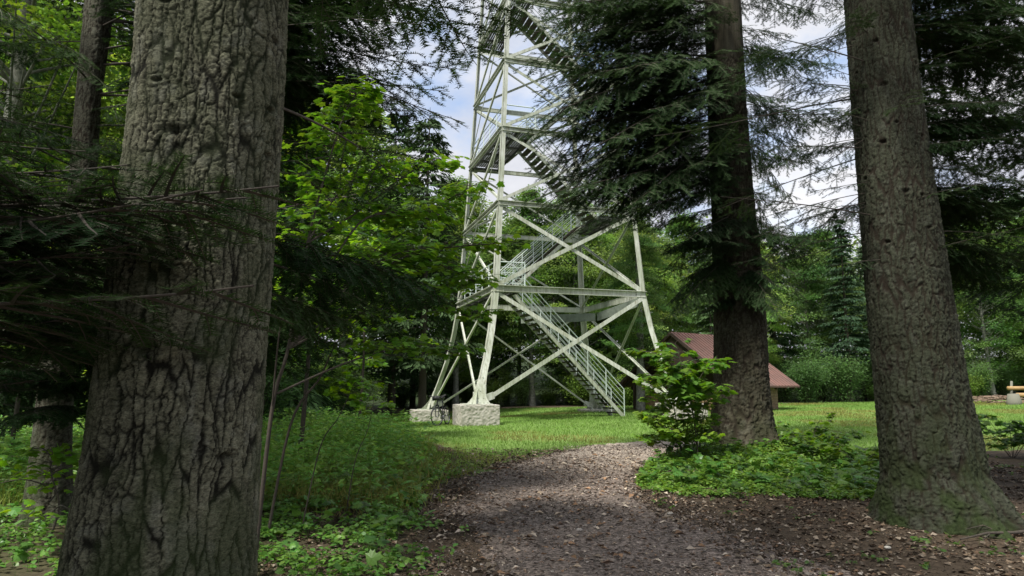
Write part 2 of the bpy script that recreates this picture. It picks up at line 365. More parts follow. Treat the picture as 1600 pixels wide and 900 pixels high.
# ---------------------------------------------------------------- trunks with modelled bark
def bark_trunk(name, prof, top, zdense, res, cell, depth, seed, base, moss_shade=None, knots=(), col=(.20, .185, .155), crack=(.028, .022, .016), flare=(.5, .35, 7), lean=None, big=None):
    """prof: list of (z, cx, cy, r), z above the base; returns the mesh in coordinates about base"""
    prof = np.array(prof, float)
    zz = np.concatenate([np.arange(-.35, zdense, res), np.linspace(zdense, top, 26)])
    cx = np.interp(zz, prof[:, 0], prof[:, 1]); cy = np.interp(zz, prof[:, 0], prof[:, 2]); r = np.interp(zz, prof[:, 0], prof[:, 3])
    R0 = float(np.interp(1.5, prof[:, 0], prof[:, 3]))
    nth = max(24, int(2 * math.pi * R0 / (res * 1.05)))
    th = np.linspace(0, 2 * math.pi, nth, endpoint=False) + math.pi / 2     # the seam is at the back
    T, ZZ = np.meshgrid(th, zz)
    U = (T - math.pi / 2) * R0
    fa, fh, fn = flare
    zl = np.clip(ZZ, 0, 99)
    lob = (.5 + .5 * np.cos(fn * (T + .5 * np.sin(2 * T + seed)) + seed)) * (.6 + .4 * np.sin(T * 2 + seed * 1.7))
    Rr = r[:, None] * (1 + fa * np.exp(-zl / fh) * (.35 + 1.0 * lob) + .03 * np.sin(3 * T + seed + ZZ * .4) + .02 * np.sin(5 * T + 2 * seed - ZZ * .7))
    jx = .008 * (fbm(U / .018, ZZ / .018, seed + 11, 2) - .5) * 2; jy = .010 * (fbm(U / .02, ZZ / .02, seed + 12, 2) - .5) * 2
    wx = .35 * cell[0] * (fbm(U / .12, ZZ / .22, seed + 3, 2) - .5) * 3
    ua, za = U + wx + jx, ZZ + jy + .25 * cell[1] * (fbm(U / .09, ZZ / .2, seed + 8, 2) - .5)
    scale_ = (max(.024, res * 2.2), max(.026, res * 2.6))
    d1, d2, cid = worley(ua / cell[0], za / cell[1], seed, True)
    g1, g2, gid = worley((ua + jx) / scale_[0], (za + jy) / scale_[1], seed + 90, True)
    amt = fbm(U / .22, ZZ / .5, seed + 70, 2)
    c1 = (1 - sm(d2 - d1, .0, .06 + .18 * amt)) * sm(amt, .15, .5)
    e1, e2 = worley((ua + .6 * wx) / (cell[0] * 1.25), (za + .8 * cell[1] * (vn(U / .07, ZZ / 3, seed + 44))) / (cell[1] * 3.4), seed + 50)
    c2 = 1 - sm(e2 - e1, .015, .15 + .06 * amt)
    c3 = (1 - sm(g2 - g1, .0, .16)) * .55
    crk = np.maximum(c1 * .85, c2)
    fine = fbm(U / .014, ZZ / .007, seed + 20, 2) - .5; pit = sm(fbm(U / .011, ZZ / .006, seed + 25, 2), .58, .72)
    disp = depth * (-1.0 * crk - .42 * c3 * (1 - crk) + (.30 * (cid - .5) + .55 * (gid - .5) + .45 * fine - .25 * pit) * (1 - crk) + .3 * (fbm(U / .18, ZZ / .3, seed + 33, 2) - .5))
    kn = np.zeros_like(T)
    for (kt, kz, ks) in knots:
        dd = np.hypot((np.angle(np.exp(1j * (T - kt)))) * R0, (ZZ - kz) * 2.1) / ks / 1.25
        dd = dd * (1 + .7 * (fbm(U / .03, ZZ / .02, seed + 61, 2) - .5))
        ring = .5 * np.exp(-((dd - 1.0) / .45) ** 2); hole = .55 * np.exp(-(dd / .75) ** 3)
        disp = disp + depth * (1.3 * ring - 2.6 * hole) + depth * .35 * np.cos(dd * 9) * np.exp(-(dd / 1.7) ** 2)
        kn = np.maximum(kn, hole * 1.5 * (.5 + fbm(U / .02, ZZ / .012, seed + 62, 2)))
    fade = (sm(zdense - ZZ, 0, .3))
    Rr = Rr + disp * fade * (r[:, None] / R0).clip(.4, 1.3)
    Xv = cx[:, None] + Rr * np.cos(T); Yv = cy[:, None] + Rr * np.sin(T)
    v = np.stack([Xv, Yv, ZZ], -1)
    crk = np.clip(np.maximum(crk + .6 * c3, kn), 0, 1) * fade + .25 * (1 - fade)
    c = np.array(col)[None, None] * (.70 + .55 * fbm(U / .2, ZZ / .35, seed + 5, 3) + .9 * fine - .4 * pit + .15 * (cid - .5) + (.42 if res < .01 else .16) * (gid - .5))[..., None]
    # lichen and moss; on the huge trunk it also paints shade low down
    lic = sm(fbm(U / .07, ZZ / .1, seed + 101, 3), .58, .68)[..., None] * (.22 if res < .01 else .08)
    c = c * (1 - lic) + lic * np.array([.27, .28, .24])
    c = c * (1 - crk[..., None]) + np.array(crack) * crk[..., None]
    if moss_shade:
        mh, mt, mw, ms = moss_shade
        mm = ms * np.exp(-zl / mh) * (.35 + .65 * np.exp(-(np.angle(np.exp(1j * (T - mt))) / mw) ** 2)) * sm(fbm(U / .16, ZZ / .3, seed + 131, 4), .32, .6)
        mm = np.clip(mm, 0, .95)[..., None]
        c = c * (1 - mm) + mm * np.array([.034, .050, .018])
    mb = MB(); a, b = T.shape; idx = np.arange(a * b).reshape(a, b); nx = np.roll(idx, -1, 1)
    q = np.stack([idx[:-1], nx[:-1], nx[1:], idx[1:]], -1).reshape(-1, 4)
    mb.add(v.reshape(-1, 3), None, q, c.reshape(-1, 3))
    return mb.mesh(name, M_bark, True)

def px_profile(rows, Yd, fat=.94):
    """rows (py, px_left, px_right) at depth Yd -> (z, x, y, r) in the world"""
    out = []
    for py, a, b in rows:
        p = at((a + b) / 2, py, Yd); d = proj(p)[2]
        out.append((p[2], p[0], p[1], (b - a) / 2 * d / F * fat))
    return sorted(out)

# ---------------------------------------------------------------- fir branches
def fir_branch(seed, Lb=3.0, needle=.028, sp=.012, nw=.0045, side=.11, sub=.10, density=1.0, droop=.16, wide=.42, start=.12, hang=.25):
    rg = np.random.default_rng(seed); wood = []; tw = []
    n = 14; t = np.linspace(0, 1, n)
    ph = rg.uniform(0, 6)
    main = np.stack([Lb * t, .05 * Lb * np.sin(t * 3.1 + ph) * t, Lb * (.06 * t - droop * t ** 2 + .04 * t ** 5)], 1)
    mbw = MB(); tube(mbw, main, .0034 * Lb * (1 - t * .9) + .0015, 6, (.075, .062, .048))
    P0, P1, R0, R1 = [], [], [], []
    NP0, NP1 = [], []
    s = start * Lb; sgn = 1
    while s < Lb * .985:
        tt = s / Lb; i = min(int(tt * (n - 1)), n - 2); f = tt * (n - 1) - i
        p = main[i] * (1 - f) + main[i + 1] * f; d = norm(main[i + 1] - main[i])
        sgn = -sgn
        l = Lb * wide * (min(1, tt * 3.0 + .25)) * (1 - tt) ** .75 * rg.uniform(.55, 1.15) + .10
        if rg.random() > density: s += side * rg.uniform(.5, 1); continue
        ang = math.radians(rg.uniform(42, 66)) * sgn
        dir0 = np.array([d[0] * math.cos(ang) - d[1] * math.sin(ang), d[0] * math.sin(ang) + d[1] * math.cos(ang), d[2] + rg.uniform(-.25, .12)])
        m = max(3, int(l / .12)); q = p.copy(); dd = norm(dir0); stp = l / m
        for k in range(m):
            dd = norm(dd + np.array([.05, 0, -hang * .35 * stp / .12 * .5 + rg.uniform(-.03, .05)]))
            q2 = q + dd * stp
            P0.append(q); P1.append(q2); R0.append(.0035 * (1 - k / m) + .0012); R1.append(.0035 * (1 - (k + 1) / m) + .0011)
            NP0.append(q); NP1.append(q2)
            # side shoots
            for sg in (-1, 1):
                ll = min(.32, (l * (1 - k / m)) * .55) * rg.uniform(.5, 1.1)
                if ll > .04 and rg.random() < density * .9 * min(1, stp / sub * 1.1):
                    a2 = math.radians(rg.uniform(38, 62)) * sg
                    e = norm(np.array([dd[0] * math.cos(a2) - dd[1] * math.sin(a2), dd[0] * math.sin(a2) + dd[1] * math.cos(a2), dd[2] - rg.uniform(-.02, hang)]))
                    q0 = q + dd * stp * rg.random(); q3 = q0 + e * ll * .5; e2 = norm(e + [0, 0, -hang * .5]); q4 = q3 + e2 * ll * .5
                    P0 += [q0, q3]; P1 += [q3, q4]; R0 += [.0018, .0014]; R1 += [.0014, .001]; NP0 += [q0, q3]; NP1 += [q3, q4]
                    if ll > .2:
                        for sg2 in (-1, 1):
                            a3 = math.radians(45) * sg2; e3 = norm(np.array([e[0] * math.cos(a3) - e[1] * math.sin(a3), e[0] * math.sin(a3) + e[1] * math.cos(a3), e2[2]]))
                            NP0.append(q3); NP1.append(q3 + e3 * ll * .4); P0.append(q3); P1.append(q3 + e3 * ll * .4); R0.append(.0013); R1.append(.001)
            q = q2
        s += side * rg.uniform(.6, 1.2)
    segs_tubes(mbw, P0, P1, R0, R1, 3, (.085, .07, .05))
    A = np.array(NP0); B = np.array(NP1); ln = np.linalg.norm(B - A, axis=1); cnt = np.maximum(1, (ln / sp).astype(int))
    k = np.repeat(np.arange(len(A)), cnt); off = (np.arange(len(k)) - np.repeat(np.cumsum(cnt) - cnt, cnt) + rg.random(len(k))) / cnt[k]
    P = A[k] + (B - A)[k] * off[:, None]; dd = (B - A)[k] / ln[k][:, None]
    sidev = np.cross(dd, [0, 0, 1.]); sidev /= np.maximum(np.linalg.norm(sidev, axis=1, keepdims=True), 1e-6); upv = np.cross(sidev, dd)
    mbn = MB()
    base = np.array([.014, .032, .010])
    tipf = (off[:, None] * .5 + (ln[k] < .2)[:, None] * .3)
    for sg in (-1, 1):
        up = rg.uniform(-.15, .45, len(k))
        nd = sidev * sg * .85 + dd * rg.uniform(.25, .7, (len(k), 1)) + upv * up[:, None]
        nd /= np.linalg.norm(nd, axis=1, keepdims=True)
        tip = P + nd * needle * rg.uniform(.7, 1.15, (len(k), 1))
        wv = dd * nw * .5
        v = np.stack([P - wv, P + wv, tip + wv * .5], 1)
        c = base * rg.uniform(.7, 1.35, (len(k), 1)) + tipf * np.array([.010, .024, .006])
        mbn.add(v.reshape(-1, 3), np.arange(len(k) * 3).reshape(-1, 3), None, np.repeat(c, 3, 0))
    # one mesh: wood and needles share it (two materials)
    nw_faces = sum(len(x) for x in mbw.q) + sum(len(x) for x in mbw.t)
    for v, c in zip(mbw.v, mbw.c): pass
    off0 = mbn.n
    for v, c in zip(mbw.v, mbw.c): mbn.v.append(v); mbn.c.append(c)
    for qd in mbw.q: mbn.q.append(qd + off0)
    mbn.n += mbw.n
    me = mbn.mesh('fir_branch', M_fir, False); me.materials.append(M_twig)
    ntri = sum(len(x) for x in mbn.t); nq = sum(len(x) for x in mbn.q)
    me.polygons.foreach_set('material_index', np.concatenate([np.zeros(ntri, np.int32), np.ones(nq, np.int32)])); me.update()
    return me
FB = [fir_branch(100 + i, 3.0, .040, .012, .0095, side=.105, hang=.3, wide=.44, density=.88) for i in range(4)]         # mid-distance
FBS = [fir_branch(120 + i, 3.0, .040, .013, .011, side=.17, density=.55, hang=.3, start=.35) for i in range(2)]   # sparse, half bare
FBN = [fir_branch(140 + i, 1.6, .026, .0042, .0042, side=.06, wide=.45, hang=.22, droop=.1) for i in range(2)]     # close to the lens
FBD = [fir_branch(160 + i, 2.4, .040, .009, .011, side=.07, wide=.34, hang=.75, droop=.16, sub=.08) for i in range(2)]        # dense, hanging shoots

def place_branch(parent, me, p, d, length, roll=0.0, Lb=3.0, name='branch'):
    o = link(name, me, parent); d = norm(d)
    xa = Vector(d); za = Vector((0, 0, 1)) - xa * xa.z; za.normalize(); ya = za.cross(xa)
    m = Matrix((xa, ya, za)).transposed() @ Matrix.Rotation(roll, 3, 'X')
    s = length / Lb
    o.matrix_local = Matrix.Translation(Vector(p)) @ m.to_4x4() @ Matrix.Scale(s, 4)
    return o

def fir_tree(base_name, label, group, prof, base, top, zd, res, cell, depth, seed, z_low, n_br, len_fn, elev_fn, sparse_below, moss_shade=None, knots=(), hero=(), **kw):
    root = empty('fir_tree', tuple(base)); tag(root, label, 'fir tree', group)
    pr = [(z - base[2], x - base[0], y - base[1], r) for z, x, y, r in prof]
    # carry the stem on to the top
    z1, x1, y1, r1 = pr[-1]; z0, x0, y0, r0 = pr[0]
    sx, sy = (x1 - x0) / (z1 - z0), (y1 - y0) / (z1 - z0)
    pr = [(-.4, x0 + sx * (-.4 - z0), y0 + sy * (-.4 - z0), r0 * 1.02)] + pr + [(top, x1 + sx * (top - z1) * .6, y1, .03)]
    link('trunk', bark_trunk('fir_trunk', pr, top, zd, res, cell, depth, seed, base, moss_shade, knots, **kw), root)
    P = np.array(pr); rg = np.random.default_rng(seed + 999)
    for i in range(n_br):
        f = (i + rg.random()) / n_br; z = z_low + (top - .6 - z_low) * f ** 1.25
        az = i * 2.399963 + rg.uniform(-.3, .3)
        Ln = len_fn(z, az) * rg.uniform(.75, 1.15)
        if Ln < .4: continue
        el = elev_fn(z)
        x = np.interp(z, P[:, 0], P[:, 1]); y = np.interp(z, P[:, 0], P[:, 2]); r = np.interp(z, P[:, 0], P[:, 3]) * .7
        d = np.array([math.cos(az), math.sin(az), el])
        me = FBS[i % 2] if z < sparse_below else FB[i % 4]
        place_branch(root, me, (x + r * math.cos(az), y + r * math.sin(az), z), d, Ln, rg.uniform(-.3, .3))
    for (me, Lb, z, tip) in hero:
        x = np.interp(z, P[:, 0], P[:, 1]); y = np.interp(z, P[:, 0], P[:, 2])
        tp = np.asarray(tip) - np.asarray(base); d = tp - [x, y, z]; ln = np.linalg.norm(d)
        place_branch(root, me, (x, y, z), d + np.array([0, 0, .10 * ln]), ln * 1.02, rg.uniform(-.25, .25), Lb)
    return root
FG = 'old fir trees along the path'
# the big trunk close by
rowsA = [(900, 95, 402), (700, 133, 412), (560, 152, 421), (450, 165, 430), (300, 186, 441), (150, 203, 452), (0, 214, 459)]
YA = 3.25
pA = px_profile(rowsA, YA, .872); bA = np.array([pA[0][1], pA[0][2], 0.0]); bA[0] -= .04
bA[2] = gz(bA[0], bA[1])
def knot(px, py, prof, base, s):
    zc = at(px, py, prof[0][2])[2]
    for _ in range(3):
        r = np.interp(zc, [p[0] for p in prof], [p[3] for p in prof]); cx = np.interp(zc, [p[0] for p in prof], [p[1] for p in prof]); cy = prof[0][2]
        q = at(px, py, cy - r * .9); zc = q[2]
        t = math.asin(np.clip((q[0] - cx) / r, -.98, .98))
    return (-math.pi / 2 + t, zc - base[2], s)
knA = [knot(275, 205, pA, bA, .062), knot(412, 215, pA, bA, .04), kn_ if (kn_ := knot(410, 24, pA, bA, .05)) else 0, knot(262, 4, pA, bA, .05), knot(232, 545, pA, bA, .07), knot(428, 140, pA, bA, .035), knot(360, 140, pA, bA, .03), knot(330, 720, pA, bA, .05), knot(250, 128, pA, bA, .03)]
hA = [(FBD[0], 2.4, 2.35, at(655, 492, 5.6)), (FBS[1], 3., 3.1, at(640, 312, 5.9)), (FBS[0], 3., 2.25, at(600, 500, 5.6)), (FBD[1], 2.4, 2.1, at(530, 515, 5.0)), (FB[0], 3., 5.2, (-.3, 7.5, 5.2)), (FB[2], 3., 6., (-4.2, 6.5, 5.6)), (FB[1], 3., 6.8, (1.2, 5.2, 6.9)), (FB[3], 3., 5.8, (-1.6, 7.5, 6.0))]
fir_tree('a', 'huge close fir trunk with fissured grey bark and knots beside the path', None, pA, bA, 27, 4.6, .0052, (.044, .13), .0095, 7,
         7.0, 40, lambda z, a: 4.2 * (1 - z / 28) ** .7, lambda z: .05 + .02 * z, 5, moss_shade=(3.0, -1.2, 2.2, .9), knots=knA, hero=hA,  # green tint also paints in the dimmer light on the lower trunk
         col=(.150, .150, .104), crack=(.009, .009, .006), flare=(.35, .35, 6))
# right tree
rowsR = [(780, 1372, 1560), (740, 1374, 1538), (700, 1375, 1526), (600, 1366, 1503), (450, 1353, 1479), (300, 1343, 1457), (150, 1332, 1435), (0, 1322, 1417)]
YR = 8.3
pR = px_profile(rowsR, YR)
pR = [(z, x, y, r * (.93 if z < .7 else 1)) for z, x, y, r in pR]
bR = np.array([pR[0][1], YR, gz(pR[0][1], YR)])
knR = [knot(x, y, pR, bR, s) for x, y, s in [(1382, 130, .07), (1383, 218, .06), (1440, 212, .05), (1400, 190, .04), (1395, 375, .05), (1415, 298, .06), (1440, 305, .05), (1370, 60, .05), (1350, 98, .04), (1372, 268, .05), (1430, 98, .05), (1450, 355, .04)]]
hR = [(FBS[0], 3., 3.6, at(1120, 330, 7.4)), (FBS[1], 3., 4.5, at(1150, 240, 7.8)), (FB[1], 3., 3.5, at(1290, 470, 8.8)), (FB[2], 3., 5.2, at(1180, 130, 8.2)),
      (FBS[1], 3., 5.6, at(1170, 60, 7.0)), (FB[0], 3., 4.3, at(1630, 300, 8.6)), (FB[3], 3., 3.5, at(1600, 430, 9.2)), (FB[1], 3., 5.0, at(1610, 160, 8.0)), (FBS[0], 3., 3.1, at(1600, 360, 7.2)),
      (FB[2], 3., 6.0, at(1540, 30, 9.5)), (FB[3], 3., 6.0, at(1620, 80, 9.8)), (FBS[0], 3., 4.2, at(1210, 420, 8.6)), (FBS[1], 3., 3.9, at(1180, 380, 8.0)), (FBS[0], 3., 6.1, at(1217, 95, 8.4)), (FBS[1], 3., 5.3, at(1173, 131, 8.1)), (FBS[1], 3., 4.8, at(1255, 168, 7.4)), (FBS[0], 3., 4.7, at(1258, 184, 7.9)), (FBS[1], 3., 5.4, at(1156, 231, 9.4)), (FBS[1], 3., 4.7, at(1221, 246, 8.0)), (FBS[0], 3., 4.1, at(1266, 306, 7.9)), (FBS[1], 3., 4.0, at(1217, 342, 7.9)), (FBS[1], 3., 3.9, at(1275, 362, 8.0)), (FBS[0], 3., 3.4, at(1189, 428, 8.4)), (FBS[0], 3., 6.9, at(1292, 37, 9.2)), (FB[1], 3., 6.5, at(1289, 89, 8.8)), (FBS[1], 3., 6.0, at(1244, 110, 7.8)), (FBS[0], 3., 5.2, at(1289, 198, 8.0)), (FB[1], 3., 5.2, at(1278, 232, 8.9)), (FBS[1], 3., 4.8, at(1262, 282, 7.9)), (FBS[0], 3., 5.0, at(1295, 300, 9.1)), (FB[1], 3., 3.9, at(1264, 347, 9.0)), (FBS[1], 3., 3.1, at(1297, 424, 7.5)), (FBD[0], 2.4, 7.6, at(1593, 23, 9.4)), (FB[3], 3., 7.0, at(1538, 40, 9.8)), (FBD[1], 2.4, 7.0, at(1624, 85, 9.5)), (FBD[0], 2.4, 6.1, at(1624, 142, 9.7)), (FB[3], 3., 6.3, at(1597, 173, 9.7)), (FBD[1], 2.4, 4.5, at(1571, 221, 7.7)), (FBD[0], 2.4, 5.4, at(1587, 260, 9.7)), (FB[3], 3., 4.9, at(1528, 295, 9.4)), (FBD[1], 2.4, 4.1, at(1511, 354, 9.6)), (FBD[0], 2.4, 4.0, at(1581, 375, 9.5)), (FB[3], 3., 3.6, at(1540, 419, 9.9)), (FBD[1], 2.4, 3.4, at(1525, 465, 9.7)), (FBS[0], 3., 4.9, at(1220, 180, 8.8)), (FBS[1], 3., 5.3, at(1240, 90, 9)), (FB[3], 3., 4.7, at(1230, 250, 9.2)), (FB[0], 3., 3.9, at(1250, 380, 9.4)), (FBD[0], 2.4, 4.0, at(1600, 330, 9.6)), (FBD[1], 2.4, 4.8, at(1590, 210, 9.8)), (FBD[0], 2.4, 3.4, at(1560, 460, 9.8)), (FB[1], 3., 5.5, at(1560, 100, 9.0)), (FB[2], 3., 6.2, at(1640, 20, 9.0))]
fir_tree('r', 'tall fir with mossy buttressed base at the near path edge', FG, pR, bR, 26, 7.6, .0125, (.070, .20), .022, 21,
         3.4, 72, lambda z, a: min(3.0, 1.3 + .25 * z) * (1 - z / 28) ** .5 * (1 if math.sin(a) > -.3 else .55 if z < 6 else 1), lambda z: -.12 + .02 * z, 5.5, moss_shade=(.8, -2.2, 1.4, 1.5), knots=knR, hero=hR,
         col=(.056, .062, .042), flare=(.38, .28, 5))
# middle tree
rowsM = [(690, 1108, 1212), (640, 1112, 1207), (600, 1115, 1203), (450, 1115, 1195), (300, 1110, 1178), (150, 1105, 1166), (0, 1100, 1158)]
YM = 15.2
pM = px_profile(rowsM, YM); bM = np.array([pM[0][1], YM, gz(pM[0][1], YM)])
def lenM(z, a):
    left = max(0, -math.cos(a))
    base = 1.7 if z < 5.6 else min(4.6, 1.7 + (z - 5.6) * 1.6)
    base *= .5 if math.sin(a) < -.25 and z > 5 else 1
    return base * (1 - z / 27) ** .35 * (.75 + .25 * left)
hM = [(FB[0], 3., 8.6, at(838, 250, 14.5)), (FB[1], 3., 9.4, at(832, 120, 15)), (FB[2], 3., 8.0, at(850, 330, 14)), (FB[3], 3., 7.2, at(925, 350, 15)), (FB[1], 3., 9.8, at(800, 20, 13.5)), (FB[2], 3., 10.4, at(820, 60, 16)),
      (FB[0], 3., 7.6, at(880, 300, 16)), (FB[3], 3., 9.0, at(860, 190, 13)), (FBD[0], 2.4, 5.0, at(1040, 400, 14.2)), (FB[0], 3., 4.6, at(1260, 470, 14.5)), (FB[1], 3., 5.4, at(1030, 450, 16.2)),
      (FBD[1], 2.4, 4.4, at(1060, 500, 13.8)), (FB[2], 3., 4.9, at(1290, 420, 15.5)), (FB[1], 3., 4.2, at(1215, 500, 13.6)), (FB[3], 3., 8.3, at(930, 240, 12.6)), (FB[2], 3., 8.9, at(960, 120, 12.4)), (FB[0], 3., 10.5, at(849, 60, 15.0)), (FB[1], 3., 9.0, at(818, 114, 13.4)), (FB[2], 3., 9.6, at(845, 133, 15.3)), (FB[3], 3., 8.9, at(850, 148, 14.1)), (FB[0], 3., 8.4, at(839, 177, 14.0)), (FB[1], 3., 8.4, at(821, 220, 15.3)), (FB[2], 3., 8.3, at(842, 230, 15.4)), (FB[3], 3., 7.5, at(831, 257, 14.4)), (FB[0], 3., 7.3, at(828, 280, 14.6)), (FB[1], 3., 6.9, at(826, 321, 15.4)), (FB[2], 3., 6.6, at(837, 344, 15.3)), (FB[0], 3., 6.8, at(1035, 279, 15.0)), (FB[1], 3., 6.6, at(986, 289, 13.8)), (FB[2], 3., 6.6, at(1058, 306, 14.7)), (FB[3], 3., 6.2, at(1000, 317, 13.5)), (FB[0], 3., 5.8, at(991, 336, 13.2)), (FB[1], 3., 5.9, at(1020, 344, 15.5)), (FB[2], 3., 5.4, at(991, 365, 14.5)), (FB[3], 3., 5.2, at(1089, 379, 13.3)), (FBD[0], 2.4, 4.7, at(1048, 397, 14.8)), (FB[3], 3., 4.6, at(1082, 413, 13.9)), (FBD[1], 2.4, 4.2, at(1064, 443, 14.8)), (FB[1], 3., 4.3, at(1063, 457, 15.1)), (FBD[0], 2.4, 3.4, at(1099, 493, 14.3)), (FBD[0], 2.4, 4.8, at(1293, 383, 13.7)), (FB[3], 3., 5.1, at(1254, 398, 15.5)), (FBD[1], 2.4, 4.6, at(1213, 422, 14.5)), (FB[1], 3., 4.5, at(1237, 434, 14.4)), (FBD[0], 2.4, 4.1, at(1222, 454, 13.9)), (FB[3], 3., 4.0, at(1214, 468, 14.3)), (FBD[1], 2.4, 3.5, at(1216, 490, 13.9)), (FB[0], 3., 10.4, at(895, 12, 14.3)), (FB[1], 3., 11.6, at(852, 33, 16.2)), (FB[2], 3., 10.3, at(1030, 46, 14.8)), (FB[3], 3., 10.0, at(879, 61, 13.6)), (FB[0], 3., 10.1, at(1046, 89, 15.8)), (FB[1], 3., 10.3, at(914, 102, 15.5)), (FB[2], 3., 9.9, at(1059, 110, 15.0)), (FB[3], 3., 8.9, at(964, 127, 14.6)), (FB[0], 3., 8.8, at(1073, 155, 14.8)), (FB[1], 3., 9.6, at(1067, 167, 16.1)), (FB[2], 3., 8.6, at(965, 180, 15.0)), (FB[3], 3., 8.4, at(876, 195, 15.8)), (FB[0], 3., 7.8, at(847, 217, 13.8)), (FB[1], 3., 8.3, at(955, 228, 16.5)), (FB[2], 3., 7.7, at(940, 242, 15.1)), (FB[3], 3., 7.2, at(926, 268, 14.0)), (FB[0], 3., 6.6, at(1066, 273, 13.0)), (FB[1], 3., 6.5, at(1030, 298, 13.7)), (FB[2], 3., 6.5, at(880, 312, 13.0)), (FB[3], 3., 7.0, at(1063, 337, 15.5)), (FB[0], 3., 7.0, at(840, 342, 16.4)), (FB[1], 3., 6.3, at(940, 369, 15.1)), (FBS[0], 3., 10.4, at(1249, 27, 14.6)), (FB[1], 3., 9.3, at(1259, 89, 14.3)), (FBS[1], 3., 10.0, at(1220, 96, 15.5)), (FBS[0], 3., 9.8, at(1248, 128, 16.0)), (FB[1], 3., 8.1, at(1239, 162, 13.6)), (FBS[1], 3., 7.9, at(1293, 200, 13.6)), (FBS[0], 3., 7.2, at(1244, 265, 13.8)), (FB[1], 3., 7.6, at(1304, 279, 16.0)), (FBS[1], 3., 6.4, at(1243, 314, 13.6)), (FBS[0], 3., 6.2, at(1244, 366, 15.6)), (FB[1], 3., 5.5, at(1219, 379, 14.1)), (FBS[1], 3., 4.6, at(1242, 435, 13.9)), (FB[0], 3., 8.2, at(845, 290, 15.2)), (FB[1], 3., 7.6, at(870, 345, 15)), (FB[2], 3., 7.0, at(905, 370, 14.2)), (FB[3], 3., 6.6, at(960, 365, 13.6)), (FB[0], 3., 6.2, at(1010, 360, 14.5)), (FB[1], 3., 9.0, at(840, 200, 14.2)), (FB[2], 3., 9.4, at(850, 150, 13.6)), (FB[3], 3., 9.9, at(835, 90, 14.6)), (FB[0], 3., 10.2, at(870, 50, 15.4)), (FB[1], 3., 9.1, at(900, 130, 14)), (FB[2], 3., 8.4, at(940, 190, 14.6)), (FB[3], 3., 7.6, at(930, 290, 14.8)), (FB[0], 3., 7.4, at(1000, 260, 13)), (FB[1], 3., 9.6, at(990, 60, 13.4)), (FB[2], 3., 8.0, at(1030, 180, 12.6)), (FB[3], 3., 8.6, at(1260, 230, 14.5)), (FB[0], 3., 9.4, at(1290, 130, 15)), (FB[1], 3., 7.4, at(1250, 330, 14.4)), (FB[2], 3., 9.8, at(1240, 60, 14.6)), (FB[3], 3., 6.4, at(1230, 400, 15.2)), (FB[0], 3., 4.6, at(1040, 480, 14.6)), (FB[1], 3., 10.4, at(900, 20, 14)), (FB[0], 3., 7.0, at(980, 330, 13)), (FB[3], 3., 10.3, at(880, 10, 13))]
fir_tree('m', 'dark fir with furrowed trunk standing before the red-roofed hut', FG, pM, bM, 25, 9.0, .020, (.085, .30), .032, 35,
         3.6, 100, lenM, lambda z: -.10 + .012 * z, 4.4, moss_shade=(.5, -1.2, 1.5, .7), hero=hM, col=(.060, .056, .038), flare=(.5, .28, 6))
